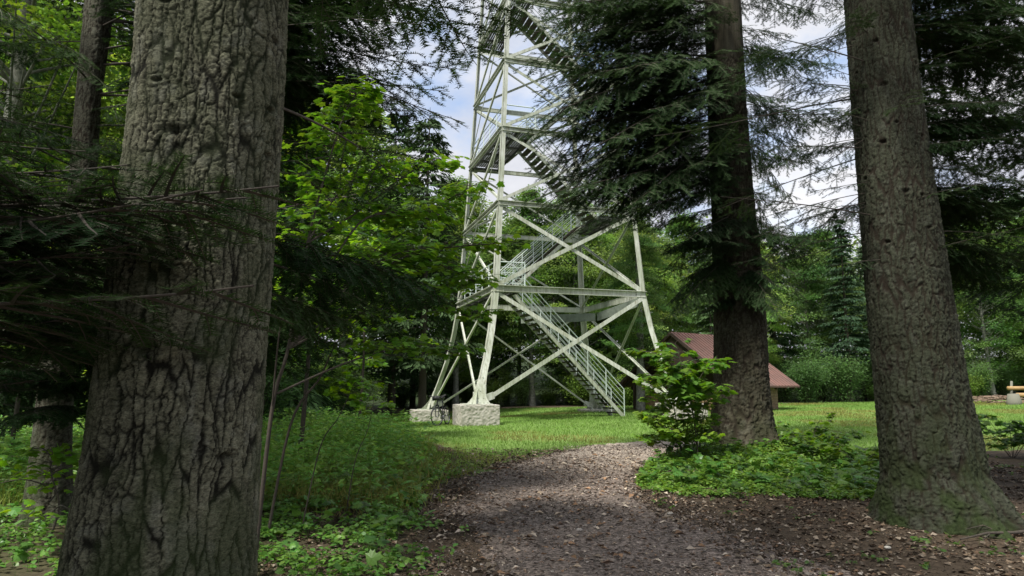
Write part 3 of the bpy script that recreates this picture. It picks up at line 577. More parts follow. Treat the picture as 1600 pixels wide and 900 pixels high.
# fir behind the big trunk, on the left
rowsL = [(800, 42, 108), (700, 52, 110), (575, 66, 116), (400, 92, 140), (290, 110, 150), (150, 120, 157), (0, 134, 178)]
YL = 8.2
pL = px_profile(rowsL, YL); pL = [(z, x, y, r) for z, x, y, r in pL]; bL = np.array([pL[0][1], YL, gz(pL[0][1], YL)])
hL = [(FB[0], 3., 5.6, at(690, 150, 8.6)), (FB[1], 3., 6.2, at(720, 120, 9.6)), (FB[2], 3., 6.9, at(700, 40, 9)), (FB[3], 3., 6.4, at(640, 60, 8.2)), (FB[0], 3., 5.2, at(600, 210, 9.4)), (FB[1], 3., 5.0, at(560, 160, 8.8)),
      (FB[2], 3., 7.4, at(660, 0, 10)), (FB[3], 3., 5.8, at(530, 60, 7.6)), (FB[2], 3., 6.0, at(560, 110, 9.8)), (FBD[0], 2.4, 3.0, at(640, 305, 7.8)), (FB[0], 3., 6.4, at(710, 200, 8.8)), (FBD[0], 2.4, 7.3, at(546, 31, 8.5)), (FBD[1], 2.4, 7.4, at(644, 34, 8.7)), (FBD[0], 2.4, 7.6, at(705, 59, 9.5)), (FBD[1], 2.4, 7.2, at(594, 86, 9.2)), (FBD[0], 2.4, 6.6, at(539, 116, 8.4)), (FBD[1], 2.4, 6.7, at(548, 120, 8.7)), (FBD[0], 2.4, 6.5, at(584, 162, 9.0)), (FBD[1], 2.4, 6.9, at(523, 170, 10.2)), (FBD[0], 2.4, 6.2, at(513, 200, 9.0)), (FBD[1], 2.4, 6.3, at(635, 215, 9.6)), (FB[0], 3., 7.7, at(598, 25, 9.9)), (FB[1], 3., 7.6, at(679, 34, 8.8)), (FB[2], 3., 7.1, at(596, 80, 8.4)), (FB[3], 3., 7.0, at(552, 91, 9.2)), (FB[0], 3., 6.5, at(618, 141, 9.8)), (FB[1], 3., 6.7, at(576, 159, 9.2)), (FB[2], 3., 6.4, at(607, 175, 8.6)), (FB[3], 3., 6.5, at(584, 223, 10.5)), (FBD[1], 2.4, 5.2, at(520, 150, 8.0)), (FB[1], 3., 4.8, at(590, 250, 8.6)), (FBD[1], 2.4, 1.9, at(665, 500, 6.9)), (FBD[0], 2.4, 2.2, at(600, 470, 7.4)),
      (FBD[1], 2.4, 1.8, at(540, 500, 7.2)), (FBD[0], 2.4, 3.3, at(560, 300, 8.8)), (FB[1], 3., 3.9, at(540, 250, 8.0)),
      (FB[1], 3., 2.9, at(-60, 300, 6.2)), (FB[2], 3., 2.7, at(180, 420, 5.6)), (FB[3], 3., 2.3, at(20, 480, 5.4)), (FB[0], 3., 3.4, at(230, 330, 6.6)), (FB[2], 3., 1.9, at(150, 560, 6.0)), (FB[1], 3., 1.8, at(-40, 620, 6.2)), (FB[3], 3., 2.4, at(90, 380, 5.0)), (FBD[0], 2.4, 2.3, at(30, 470, 5.6)), (FBD[1], 2.4, 1.9, at(110, 520, 6.4)), (FBD[0], 2.4, 1.6, at(0, 590, 6.0)), (FBD[1], 2.4, 2.8, at(60, 400, 6.6)), (FBD[0], 2.4, 1.5, at(130, 600, 6.8)), (FBD[1], 2.4, 2.2, at(160, 480, 6.2)), (FBD[0], 2.4, 1.3, at(50, 660, 6.4))]
fir_tree('l', 'slim dark fir with low spreading boughs behind the huge close trunk', FG, pL, bL, 22, 7.4, .014, (.045, .14), .010, 52,
         2.6, 70, lambda z, a: (2.4 if z < 5 else 3.2) * (1 - z / 23) ** .5 * (1 if math.cos(a) > -.5 or z > 4 else .7), lambda z: -.08 + .012 * z, 2.0, moss_shade=(.9, -1.6, 2, .8), hero=hL, col=(.10, .10, .075), flare=(.4, .3, 5))
# near bough across the big trunk: its tree stands just outside the frame
pN = [(z, -3.6 - .0 * z, 2.9, .17 - .006 * z) for z in (0, 3, 6)]; bN = np.array([-3.6, 2.9, gz(-3.6, 2.9)])
hN = [(FBN[0], 1.6, 2.15, at(385, 395, 2.35)), (FBN[1], 1.6, 2.0, at(250, 420, 2.15)), (FBN[0], 1.6, 2.4, at(150, 340, 2.5)), (FBN[1], 1.6, 1.75, at(330, 560, 2.2)), (FBN[0], 1.6, 2.7, at(90, 290, 2.7)), (FBN[1], 1.6, 1.9, at(160, 470, 2.5)),
      (FBN[0], 1.6, 1.6, at(90, 560, 2.8)), (FBN[0], 1.6, 2.2, at(340, 400, 2.5)), (FBN[1], 1.6, 2.3, at(120, 430, 2.3)), (FBN[0], 1.6, 1.8, at(60, 500, 2.6)), (FBN[1], 1.6, 1.5, at(40, 580, 2.9)), (FBN[1], 1.6, 2.3, at(60, 380, 2.4)), (FBN[0], 1.6, 1.4, at(30, 650, 3.0))]
fir_tree('n', 'young fir whose feathery boughs reach across the huge close trunk', None, pN, bN, 8.5, 5, .02, (.05, .1), .003, 61,
         2.6, 26, lambda z, a: 1.6 * (1 - z / 9) ** .7 + .3, lambda z: .1, 2.0, hero=hN, col=(.09, .085, .065), flare=(.2, .2, 5))
# fir at the frame edge; unseen fir behind the viewer, added to shade the foreground
for i, (x, y, h) in enumerate([(9.6, 9.6, 24), (-6.5, -4.5, 22)]):
    b = np.array([x, y, gz(x, y)]); pr = [(z, x, y, .34 - .012 * z) for z in (0, 5, 10)]
    hh = [(FB[2], 3., 4.5, at(1600, 250, 9)), (FB[0], 3., 3.9, at(1570, 420, 9.5)), (FB[1], 3., 6.3, at(1530, 60, 10.5)), (FB[3], 3., 5.4, at(1500, 190, 10.8)), (FB[2], 3., 4.3, at(1500, 330, 11.5)), (FBD[0], 2.4, 3.4, at(1480, 430, 11.0)), (FBD[1], 2.4, 4.6, at(1470, 250, 11.4)), (FBD[0], 2.4, 6.0, at(1470, 80, 11.4)), (FB[1], 3., 5.0, at(1450, 150, 12)), (FB[3], 3., 2.9, at(1540, 500, 10.4)), (FB[0], 3., 4.0, at(1530, 300, 9.8))] if i == 0 else ()
    lb = ['fir at the frame edge whose boughs hang beside the buttressed fir', 'unseen fir added behind the viewer to shade the foreground', 'fir standing behind the viewer on the path side', 'fir at the forest side beyond the slim dark fir'][i]
    fir_tree('s', lb, None, pr, b, h, .5, .05, (.06, .2), .01, 70 + i, 4.5 if i else 3.2, 60 if i else 80, lambda z, a: 3.4 * (1 - z / 26) ** .6, lambda z: -.1 + .01 * z, 2.0, hero=hh)

# ---------------------------------------------------------------- broad-leaved trees
def broad_crown(seed, H, zb, rad, nspray, nleaf, leaf, base=(.045, .085, .018), lim=True, layered=.5, tv=LEAF4_V, tt=LEAF4_T):
    """crown mesh and trunk mesh of a tree of height H; crown from zb up"""
    rg = np.random.default_rng(seed)
    mbt = MB(); n = 9; t = np.linspace(0, 1, n)
    bend = rg.uniform(-.5, .5, 2)
    tr = np.stack([bend[0] * np.sin(t * 2.2) * .6, bend[1] * np.sin(t * 1.9) * .6, -.3 + (H * .9 + .3) * t], 1)
    tr[0, :2] = tr[1, :2] * .0
    r0 = .011 * H + .04
    tube(mbt, tr, r0 * (1 - t * .88) * np.where(t < .04, 1.35, 1), 9, (.2, .2, .17))
    mbl = MB(); P, Xd, Zd, Sc, C = [], [], [], [], []
    for i in range(nspray):
        f = rg.random() ** .8; z = zb + (H - zb) * f
        prof = math.sin(math.pi * min(1, (f * .86 + .14))) ** .6
        a = rg.uniform(0, 2 * math.pi); rr = rad * prof * (rg.random() ** .45) * rg.uniform(.7, 1.15)
        tx = np.array([np.interp(z * .8, tr[:, 2], tr[:, 0]), np.interp(z * .8, tr[:, 2], tr[:, 1])])
        c = np.array([tx[0] + rr * math.cos(a), tx[1] + rr * math.sin(a), z])
        zs = max(zb * .55, z - rr * .55 - .3)
        s = np.array([np.interp(zs, tr[:, 2], tr[:, 0]), np.interp(zs, tr[:, 2], tr[:, 1]), zs])
        if rr > .4:
            mid = (s + c) / 2 + [0, 0, -.08 * rr]
            tube(mbt, np.stack([s, mid, c]), np.array([.03, .018, .006]) * (H / 14), 5, (.16, .15, .12))
        R = rg.uniform(.55, 1.15) * rad / 3.2; k = int(nleaf * rg.uniform(.6, 1.3))
        q = rg.normal(0, 1, (k, 3)); q /= np.linalg.norm(q, axis=1, keepdims=True); q *= (rg.random((k, 1)) ** .42) * R
        q[:, 2] *= layered * rg.uniform(.5, 1.2)
        out = np.array([math.cos(a), math.sin(a), 0])
        q[:, 2] -= .28 * (q @ out)                       # the spray hangs outward
        pos = c + q; P.append(pos)
        d = q + out * R * .6; d[:, 2] = d[:, 2] * .3 - .15 * R; d += rg.normal(0, .35 * R, d.shape); Xd.append(d)
        nz = rg.normal(0, .42, (k, 3)) + np.array([out[0] * .25, out[1] * .25, 1.0]); Zd.append(nz)
        Sc.append(leaf * rg.uniform(.7, 1.25, k))
        tone = rg.uniform(.72, 1.3)
        cc = np.array(base) * tone * rg.uniform(.75, 1.3, (k, 1)) * np.array([rg.uniform(.85, 1.25), 1, rg.uniform(.8, 1.2)])
        C.append(cc)
    stamp(mbl, tv, tt, np.concatenate(P), np.concatenate(Xd), np.concatenate(Zd), np.concatenate(Sc), np.concatenate(C))
    return mbl.mesh('leaf_crown', M_leaf, False), mbt.mesh('grey_trunk', M_beech, True)

def conifer(seed, H, zb, rad, base=(.045, .085, .034)):
    rg = np.random.default_rng(seed)
    mbt = MB(); t = np.linspace(0, 1, 8); bx = rg.uniform(-.2, .2)
    tube(mbt, np.stack([bx * t ** 2, 0 * t, -.3 + (H + .3) * t], 1), (.012 * H + .03) * (1 - .95 * t), 9, (.1, .09, .07))
    mbl = MB(); P, Xd, Zd, Sc, C = [], [], [], [], []
    z = zb
    while z < H - .2:
        f = (z - zb) / (H - zb); nb = 6
        for b in range(nb):
            if rg.random() < .12: continue
            a = rg.uniform(0, 6.283); Lb = rad * (1 - f) ** .75 * rg.uniform(.6, 1.15) + .25
            out = np.array([math.cos(a), math.sin(a)]); sd = np.array([-out[1], out[0]])
            k = int(22 * Lb + 14); u = rg.random(k) ** .7; wv = (rg.random(k) - .5) * 2
            wd = .32 * Lb * (1 - u) ** .6 + .08
            x = u * Lb; y = wv * wd; zz = z + .05 * x - .22 * x * x / max(Lb, .5) - np.abs(wv) * wd * .25 + rg.normal(0, .05, k)
            P.append(np.stack([out[0] * x + sd[0] * y, out[1] * x + sd[1] * y, zz], 1))
            d = np.stack([out[0] * .8 + sd[0] * wv, out[1] * .8 + sd[1] * wv, -.35 - rg.random(k) * .5], 1); Xd.append(d)
            Zd.append(np.stack([out[0] * .3 + rg.normal(0, .3, k), out[1] * .3 + rg.normal(0, .3, k), np.ones(k)], 1))
            Sc.append(rg.uniform(.2, .42, k)); C.append(np.array(base) * rg.uniform(.65, 1.4, (k, 1)) * rg.uniform(.8, 1.25))
            tube(mbt, np.stack([[0, 0, z], [out[0] * Lb * .8, out[1] * Lb * .8, z + .04 * Lb - .14 * Lb]]), np.array([.02, .006]), 4, (.08, .07, .05))
        z += rg.uniform(.28, .5)
    tv = LEAF4_V * np.array([1, .55, 1])
    stamp(mbl, tv, LEAF4_T, np.concatenate(P), np.concatenate(Xd), np.concatenate(Zd), np.concatenate(Sc), np.concatenate(C))
    return mbl.mesh('needle_crown', M_fir, False), mbt.mesh('dark_trunk', M_twig, True)

BT = [broad_crown(200, 14, 1.6, 3.4, 190, 210, .17, (.105, .195, .05)), broad_crown(201, 14, 2.4, 3.0, 170, 210, .16, (.13, .225, .06)), broad_crown(202, 14, 1.2, 3.8, 200, 200, .18, (.085, .16, .045), layered=.35), broad_crown(203, 14, 3.0, 2.8, 150, 220, .16, (.11, .20, .048))]
BT.append(broad_crown(204, 14, 2.0, 3.3, 170, 330, .095, (.12, .215, .04), tv=LEAF8_V, tt=LEAF8_T))
CT_ = [conifer(220, 16, 2.2, 2.8), conifer(221, 16, 3.5, 2.4, (.036, .068, .034)), conifer(222, 16, 1.2, 3.1, (.055, .10, .038)), conifer(223, 16, 3.0, 3.6, (.04, .072, .03))]
TREES = []
def plant(kind, var, x, y, H, rz):
    cr_, tk_ = (BT if kind == 'b' else CT_)[var]; s = H / (14 if kind == 'b' else 16)
    root = empty('beech_tree' if kind == 'b' else 'spruce_tree', (x, y, gz(x, y)), rz); root.scale = (s, s, s)
    link('trunk', tk_, root); link('crown', cr_, root)
    TREES.append((root, kind, x, y, H)); return root
rg = np.random.default_rng(5)
def hcap(px):
    return float(np.interp(px, [0, 450, 620, 690, 760, 1000, 1180, 1350, 1600], [24, 23, 19, 14.5, 14.5, 14, 12.3, 12.5, 15]))
pts = []
def try_plant(x, y, kind=None, hs=1.0, mind=2.6):
    if any((x - a) ** 2 + (y - b) ** 2 < mind ** 2 for a, b in pts): return
    pts.append((x, y)); px = 800 + F * x / y
    H = hcap(px) * (y / 46) ** .55 * hs * rg.uniform(.82, 1.05)
    if kind is None: kind = 'c' if rg.random() < (.38 if px < 760 or 1180 < px < 1500 else .15) else 'b'
    plant(kind, 4 if kind == 'b' and y < 24 else int(rg.integers(0, 4 if kind == 'b' else 3)), x, y, H, rg.uniform(0, 6.28))
# the one spruce that stands out above the others
plant('c', 3, *at(660, 600, 37)[:2], 17.5, .5); plant('c', 0, *at(612, 600, 41)[:2], 19, 2.5); pts.append(tuple(at(668, 600, 37)[:2]))
plant('b', 1, *at(712, 600, 45)[:2], 15.2, 1.5); pts.append(tuple(at(712, 600, 45)[:2]))
for i in range(60):       # forest edge across the back
    px = 640 + (1640 - 640) * (i + .5 * rg.random()) / 60; y = rg.choice([46.5, 50, 55]) + rg.uniform(-1, 1) + 2.2 * sm(px, 1150, 1500)
    try_plant((px - 800) / F * y, y)
for i in range(60):       # the left wood
    px = rg.uniform(-60, 640); y = rg.uniform(15.5, 44); x = (px - 800) / F * y
    if x > -6.5 - .12 * (y - 15): continue
    try_plant(x, y, mind=3.0)
lean = plant('b', 4, -7.5, 10.2, 15, 2.0); lean.rotation_euler = (0, math.radians(6), 2.0); lean.location.x -= .3; pts.append((-6.2, 9.6))

# understory shrubs: one of each kind, then copies
def shrub_mesh(seed, H, R, nst, nleaf, leaf, base, tv=LEAF4_V, tt=LEAF4_T):
    rg = np.random.default_rng(seed); mbt = MB(); mbl = MB(); P, Xd, Zd, Sc, C = [], [], [], [], []
    for i in range(nst):
        a = rg.uniform(0, 6.283); e = np.array([math.cos(a) * R * rg.uniform(.2, .8), math.sin(a) * R * rg.uniform(.2, .8), H * rg.uniform(.55, 1)])
        s = np.array([math.cos(a) * .1 * R, math.sin(a) * .1 * R, -.1]); m = (s + e) / 2 + [0, 0, .12 * H]
        tube(mbt, np.stack([s, m, e]), np.array([.014, .009, .003]) * (H / 2 + .3), 5, (.15, .13, .1))
        k = nleaf; u = rg.random(k) ** .6; b = s + (e - s) * u[:, None]; b[:, 2] += .12 * H * 4 * u * (1 - u) * .5
        off = rg.normal(0, 1, (k, 3)) * np.array([.28, .28, .13]) * R * (.45 + .55 * u[:, None]); P.append(b + off)
        d = off * [1, 1, .3] + rg.normal(0, .12, (k, 3)); d[:, 2] -= .06; Xd.append(d); Zd.append(rg.normal(0, .35, (k, 3)) + [0, 0, 1])
        Sc.append(leaf * rg.uniform(.6, 1.25, k)); C.append(np.array(base) * rg.uniform(.7, 1.35, (k, 1)) * rg.uniform(.8, 1.25))
    P = np.concatenate(P); P[:, 2] = np.maximum(P[:, 2], .05)
    stamp(mbl, tv, tt, P, np.concatenate(Xd), np.concatenate(Zd), np.concatenate(Sc), np.concatenate(C))
    return mbl.mesh('shrub_foliage', M_leaf, False), mbt.mesh('shrub_stem', M_twig, True)
SH = [shrub_mesh(300, 2.6, 1.7, 24, 260, .14, (.10, .175, .04)), shrub_mesh(301, 1.7, 1.5, 22, 230, .13, (.11, .19, .04)), shrub_mesh(302, 3.4, 1.6, 24, 260, .15, (.09, .165, .055))]
SHR = []
def shrub(v, x, y, s, rz):
    root = empty('shrub', (x, y, gz(x, y)), rz); root.scale = (s,) * 3
    link('foliage', SH[v][0], root); link('stem', SH[v][1], root); SHR.append((root, x, y)); return root
for i in range(34):
    px = 600 + 1040 * (i + rg.random() * .6) / 34; y = 45.2 + rg.uniform(-1.2, 3.2) + 2.2 * sm(px, 1150, 1500)
    shrub(int(rg.integers(0, 3)), (px - 800) / F * y, y, rg.uniform(.45, 1.2), rg.uniform(0, 6.28))
for i in range(52):
    px = rg.uniform(-40, 640); y = rg.uniform(15, 42); x = (px - 800) / F * y
    if x > -5.6 - .15 * (y - 15): continue
    shrub(int(rg.integers(0, 3)), x, y, rg.uniform(.7, 1.2), rg.uniform(0, 6.28))

for i in range(16):
    px = 430 + 230 * (i + rg.random()) / 16; y = rg.uniform(31, 43); x = (px - 800) / F * y
    if x > -7.5 - .1 * (y - 30): continue
    shrub(int(rg.integers(0, 3)), x, y, rg.uniform(.9, 1.4), rg.uniform(0, 6.28))

# far-off wood behind: one mass
mbf = MB(); P, Xd, Zd, Sc, C = [], [], [], [], []
for i in range(300):
    px = rg.uniform(-150, 1750); y = rg.uniform(60, 95); x = (px - 800) / F * y
    H = (hcap(px) if px > 600 else 19) * (y / 46) ** .75 * rg.uniform(.75, 1.0); k = 330
    q = rg.normal(0, 1, (k, 3)); q /= np.linalg.norm(q, axis=1, keepdims=True); q *= rg.random((k, 1)) ** .5
    conif = rg.random() < .35
    f = q[:, 2] * .5 + .5
    wdt = (1.0 - f) * 1.1 + .15 if conif else np.ones(k)
    P.append(np.array([x, y, gz(x, y) - .3]) + np.stack([q[:, 0] * 3.4 * wdt, q[:, 1] * 3.4 * wdt, .3 + f * H], 1))
    Xd.append(rg.normal(0, 1, (k, 3)) * [1, 1, .4]); Zd.append(rg.normal(0, .4, (k, 3)) + [0, -.3, 1]); Sc.append(rg.uniform(.35, .8, k))
    C.append(np.array([.045, .08, .035] if conif else [.08, .135, .035]) * rg.uniform(.6, 1.3, (k, 1)))
stamp(mbf, LEAF4_V, LEAF4_T, np.concatenate(P), np.concatenate(Xd), np.concatenate(Zd), np.concatenate(Sc), np.concatenate(C))
tag(link('distant_forest', mbf.mesh('distant_forest', M_leaf)), 'mass of far-off trees behind the forest edge', 'forest', kind='stuff')

# labels that find each tree: counted along the forest edge from things one can find
ORD = ['first', 'second', 'third', 'fourth', 'fifth', 'sixth', 'seventh', 'eighth', 'ninth', 'tenth', 'eleventh', 'twelfth', 'thirteenth', 'fourteenth', 'fifteenth', 'sixteenth', 'seventeenth', 'eighteenth', 'nineteenth', 'twentieth',
       'twenty-first', 'twenty-second', 'twenty-third', 'twenty-fourth', 'twenty-fifth', 'twenty-sixth', 'twenty-seventh', 'twenty-eighth', 'twenty-ninth', 'thirtieth']
ORD += [t + '-' + o for t in ('thirty', 'forty', 'fifty') for o in ORD[:9]]
def zone(px, y, near_word):
    if px < 430: return 'near the slim dark fir', 'out from the huge trunk', -1
    if px < 735: return 'between huge trunk and tower', 'from the tower', -1
    if px < 1015: return 'behind the tower', 'from its front leg', 1
    if px < 1260: return 'behind the hut', 'from the tower', 1
    return 'between hut and log bench', 'from the hut', 1
from collections import defaultdict
zz_ = defaultdict(list)
for root, kind, x, y, H in TREES:
    px = 800 + F * x / y; zn = zone(px, y, ''); zz_[(kind, zn)].append((px * zn[2], root))
for (kind, zn), lst in zz_.items():
    lst.sort(key=lambda p: p[0])
    for i, (_, r_) in enumerate(lst):
        tag(r_, f"{'leafy beech' if kind == 'b' else 'dark spruce'} {zn[0]}, {ORD[i]} {'beech' if kind == 'b' else 'spruce'} {zn[1]}", 'tree', 'trees of the forest edge')
zz_ = defaultdict(list)
for root, x, y in SHR:
    px = 800 + F * x / y; zn = zone(px, y, ''); zz_[zn].append((px * zn[2], root))
for zn, lst in zz_.items():
    lst.sort(key=lambda p: p[0])
    for i, (_, r_) in enumerate(lst):
        tag(r_, f"leafy shrub {zn[0]}, {ORD[i]} shrub {zn[1]}", 'shrub', 'shrubs under the forest edge')
zt = [t for t in TREES if abs(t[4] - 17.5) < 1e-6][0][0]; zt['label'] = 'tall dark spruce rising above its neighbours beside the tower'
zt = [t for t in TREES if abs(t[4] - 15.2) < 1e-6][0][0]; zt['label'] = 'light green tree touching the tower edge under the open sky'
zt = TREES[-1][0]; zt['label'] = 'leaning pale-barked beech behind the young fir boughs'; del zt['group']

# ---------------------------------------------------------------- maple saplings with real leaves
def maple_mesh(stems, nper, leaf, seed, base=(.10, .22, .018), spread=.28, flat=.35, tint_var=.3, from_t=.3):
    """stems: list of polylines (world); leaves on short twigs along them"""
    rg = np.random.default_rng(seed); mbt = MB(); mbl = MB(); P, Xd, Zd, Sc, C = [], [], [], [], []
    for pts_, r0, ft in stems:
        pts_ = spline(np.asarray(pts_, float), 22); t = np.linspace(0, 1, 22); tube(mbt, pts_, r0 * (1 - .85 * t) + .0015, 6, (.11, .09, .07))
        ln = np.linalg.norm(np.diff(pts_, axis=0), axis=1).sum(); nt_ = max(3, int(ln * nper))
        for k in range(nt_):
            u = ft + (1 - ft) * rg.random(); i = min(int(u * 21), 20); p = pts_[i] + (pts_[i + 1] - pts_[i]) * (u * 21 - i)
            a = rg.uniform(0, 6.283); l = spread * rg.uniform(.5, 2.0) * (1.15 - u * .6)
            d = norm([math.cos(a), math.sin(a), rg.uniform(-.1, .45)]); e = p + d * l
            tube(mbt, np.stack([p, (p + e) / 2 + [0, 0, .02], e]), [.003, .0022, .0012], 4, (.13, .12, .06))
            m = rg.integers(4, 8)
            for j in range(m):
                w_ = (j + 1) / m; b = p + (e - p) * (.35 + .65 * w_); aa = a + rg.uniform(-1.5, 1.5)
                pd = np.array([math.cos(aa), math.sin(aa), rg.uniform(-.3, .15)]); pl = leaf * rg.uniform(.5, 1.1)
                q = b + pd * pl * .8; tube(mbt, np.stack([b, q]), [.0011, .0009], 3, (.12, .13, .05))
                P.append(q); Xd.append(pd + [0, 0, -.25]); Zd.append(rg.normal(0, flat, 3) + [0, 0, 1]); Sc.append(leaf * rg.uniform(.6, 1.2)); C.append(np.array(base) * rg.uniform(1 - tint_var, 1 + tint_var) * np.array([rg.uniform(.8, 1.25), 1, 1]))
    stamp(mbl, MAPLE_V, MAPLE_T, np.array(P), np.array(Xd), np.array(Zd), np.array(Sc), np.array(C))
    return mbl, mbt
def sapling(label, stems, nper, leaf, seed, cat='sapling', group=None, name='maple_sapling', **kw):
    base = np.array(stems[0][0][0]); root = empty(name, tuple(base)); tag(root, label, cat, group)
    st = [(np.asarray(p, float) - base, r, ft) for p, r, ft in stems]
    ml, mt = maple_mesh(st, nper, leaf, seed, **kw)
    link('foliage', ml.mesh('maple_foliage', M_leaf), root); link('stem', mt.mesh('maple_stem', M_twig, True), root)
    return root
def G(px, py, Y):
    p = at(px, py, Y); p[2] = gz(p[0], p[1]) - .05; return p
b0 = G(405, 700, 6.0)
sapling('maple sapling with bright leaves arching out beside the huge trunk', [
    ([b0, at(425, 640, 6.0), at(450, 545, 6.0), at(480, 380, 6.2), at(530, 200, 6.4), at(560, 140, 6.8)], .020, .6),
    ([at(450, 545, 6.0), at(520, 470, 6.3), at(610, 400, 6.6), at(720, 385, 7.0), at(785, 380, 7.2)], .015, .35),
    ([at(450, 545, 6.0), at(560, 350, 6.6), at(650, 335, 7.0), at(740, 290, 7.4)], .012, .35),
    ([at(480, 380, 6.2), at(560, 330, 6.8), at(640, 270, 7.4), at(690, 250, 7.8)], .010, .3),
    ([at(450, 545, 6.0), at(540, 500, 6.8), at(640, 460, 7.2), at(755, 440, 7.5)], .011, .35),
    ([at(450, 545, 6.0), at(560, 460, 6.5), at(640, 400, 6.8), at(740, 440, 7.2)], .010, .35),
    ([at(432, 615, 6.0), at(560, 560, 6.8), at(660, 540, 7.2), at(715, 555, 7.4)], .010, .35),
    ([at(520, 470, 6.3), at(600, 440, 6.6), at(690, 480, 7.2), at(745, 500, 7.4)], .009, .2),
    ([at(425, 640, 6.0), at(440, 500, 5.8), at(470, 430, 5.8)], .008, .5),
    ([at(480, 380, 6.2), at(540, 290, 6.8), at(620, 250, 7.2)], .008, .3), ([at(520, 470, 6.3), at(600, 380, 7.4), at(700, 340, 8.0)], .008, .3)], 25, .085, 401, flat=.3, base=(.10, .225, .028))
b1 = G(420, 760, 7.4)
sapling('thin leaning sapling rising from the herbs by the huge trunk', [
    ([b1, at(455, 660, 7.4), at(500, 590, 7.5), at(530, 530, 7.7), at(590, 470, 8.2)], .016, .75),
    ([G(470, 800, 7.6), at(500, 700, 7.6), at(530, 650, 7.7), at(560, 585, 8.0)], .007, .8),
    ([G(540, 790, 8.6), at(555, 720, 8.6), at(575, 670, 8.7), at(585, 620, 8.8)], .006, .8)], 8, .09, 402)
# broadleaf sapling further back, filling between trunk and tower
def layered_sapling(label, px, Yd, H, R, n, leaf, seed, base):
    b = G(px, 650, Yd); rg = np.random.default_rng(seed); st = []
    top = b + [rg.uniform(-.3, .3), rg.uniform(-.3, .3), H]; st.append(([b, b + [.1, 0, H * .4], b + [-.05, .05, H * .75], top], .012 * H ** .7, .5))
    for i in range(n):
        z = H * (.25 + .7 * (i + .5) / n); a = i * 2.4 + seed; s = b + [0, 0, z]; l = R * (1 - .55 * (z / H)) * rg.uniform(.7, 1.15)
        e = s + [math.cos(a) * l, math.sin(a) * l, l * .18]; st.append(([s, (s + e) / 2 + [0, 0, .12 * l], e], .008, .2))
    return sapling(label, st, 9, leaf, seed, base=base, spread=.34)
layered_sapling('bright maple bush in the gap between huge trunk and tower', 560, 18.5, 6.2, 2.6, 16, .17, 410, (.11, .23, .025))
layered_sapling('tall maple sapling with pale leaves beside the slim dark fir', 470, 12.0, 6.5, 2.0, 14, .15, 411, (.085, .19, .024))
layered_sapling('maple sapling half hidden behind the huge trunk', 250, 13, 6.0, 2.2, 12, .16, 412, (.08, .19, .022))
layered_sapling('small maple at the wood edge next to the pale-barked beech', 20, 12, 6.5, 2.2, 12, .16, 413, (.085, .20, .022))
layered_sapling('low maple bush growing beside the slim dark fir base', 90, 7.2, 1.0, .8, 5, .10, 414, (.08, .19, .02))

# bush left of the middle fir
b2 = G(1080, 705, 14.0); rb = np.random.default_rng(77); st = []
for (tx, ty, dy, r_) in [(1105, 600, -.3, .01), (1065, 640, -.2, .01), (1015, 620, -.5, .01), (1050, 575, -.3, .012), (1010, 590, -.2, .01), (1090, 560, -.5, .012), (1035, 545, 0, .012), (1110, 610, -.7, .009), (1000, 640, -.6, .009), (1075, 620, -.8, .009), (1020, 650, -1, .008), (1100, 650, -1.1, .008), (1045, 600, .2, .01), (1000, 680, -.5, .007), (1050, 670, -1.1, .007), (1085, 590, .4, .009), (1110, 680, -1.2, .007)]:
    e = at(tx, ty, 14 + dy); b = b2 + [rb.uniform(-.25, .25), rb.uniform(-.2, .2), 0]; st.append(([b, b + (e - b) * .5 + [0, 0, .12], e], r_, .35 if ty > 600 else .55))
sapling('dense leafy bush against the fir in front of the hut', st, 15, .11, 420, cat='bush', name='maple_bush', base=(.085, .18, .022), spread=.17)
b3 = G(1092, 700, 13.2)
sapling('airy maple sapling whose big leaves screen the hut porch', [
    ([b3, at(1082, 640, 13.2), at(1070, 590, 13.2), at(1055, 535, 13.3)], .012, .45), ([at(1082, 640, 13.2), at(1050, 600, 13.0), at(1005, 585, 12.9)], .007, .2), ([at(1075, 610, 13.2), at(1040, 560, 13.1), at(1000, 548, 13)], .007, .2),
    ([at(1078, 620, 13.2), at(1100, 580, 13.1), at(1120, 560, 13)], .007, .2), ([at(1085, 650, 13.2), at(1110, 620, 13), at(1125, 600, 12.8)], .006, .2)], 13, .17, 421, spread=.2, base=(.085, .18, .022))
# low seedlings in the herbs
for i, (px, py, Yd, H, lab) in enumerate([(1290, 690, 13.0, .75, 'low maple seedling in the herbs between the two firs'), (1262, 668, 14.5, .9, 'small seedling standing closest to the furrowed fir'), (1580, 690, 14.5, .95, 'maple seedling at the dirt edge under the log bench view'), (1345, 700, 12.2, .6, 'small seedling right by the mossy buttressed fir')]):
    b = G(px, py, Yd); st = []
    for k in range(5 + (i == 2) * 4):
        a = k * 2.4; l = H * .75; e = b + [math.cos(a) * l, math.sin(a) * l * .7, H * rb.uniform(.55, 1)]; st.append(([b, (b + e) / 2 + [0, 0, .1 * H], e], .005, .35))
    sapling(lab, st, 12, .12, 430 + i, cat='seedling', name='maple_seedling', base=(.08, .17, .022), spread=.14)

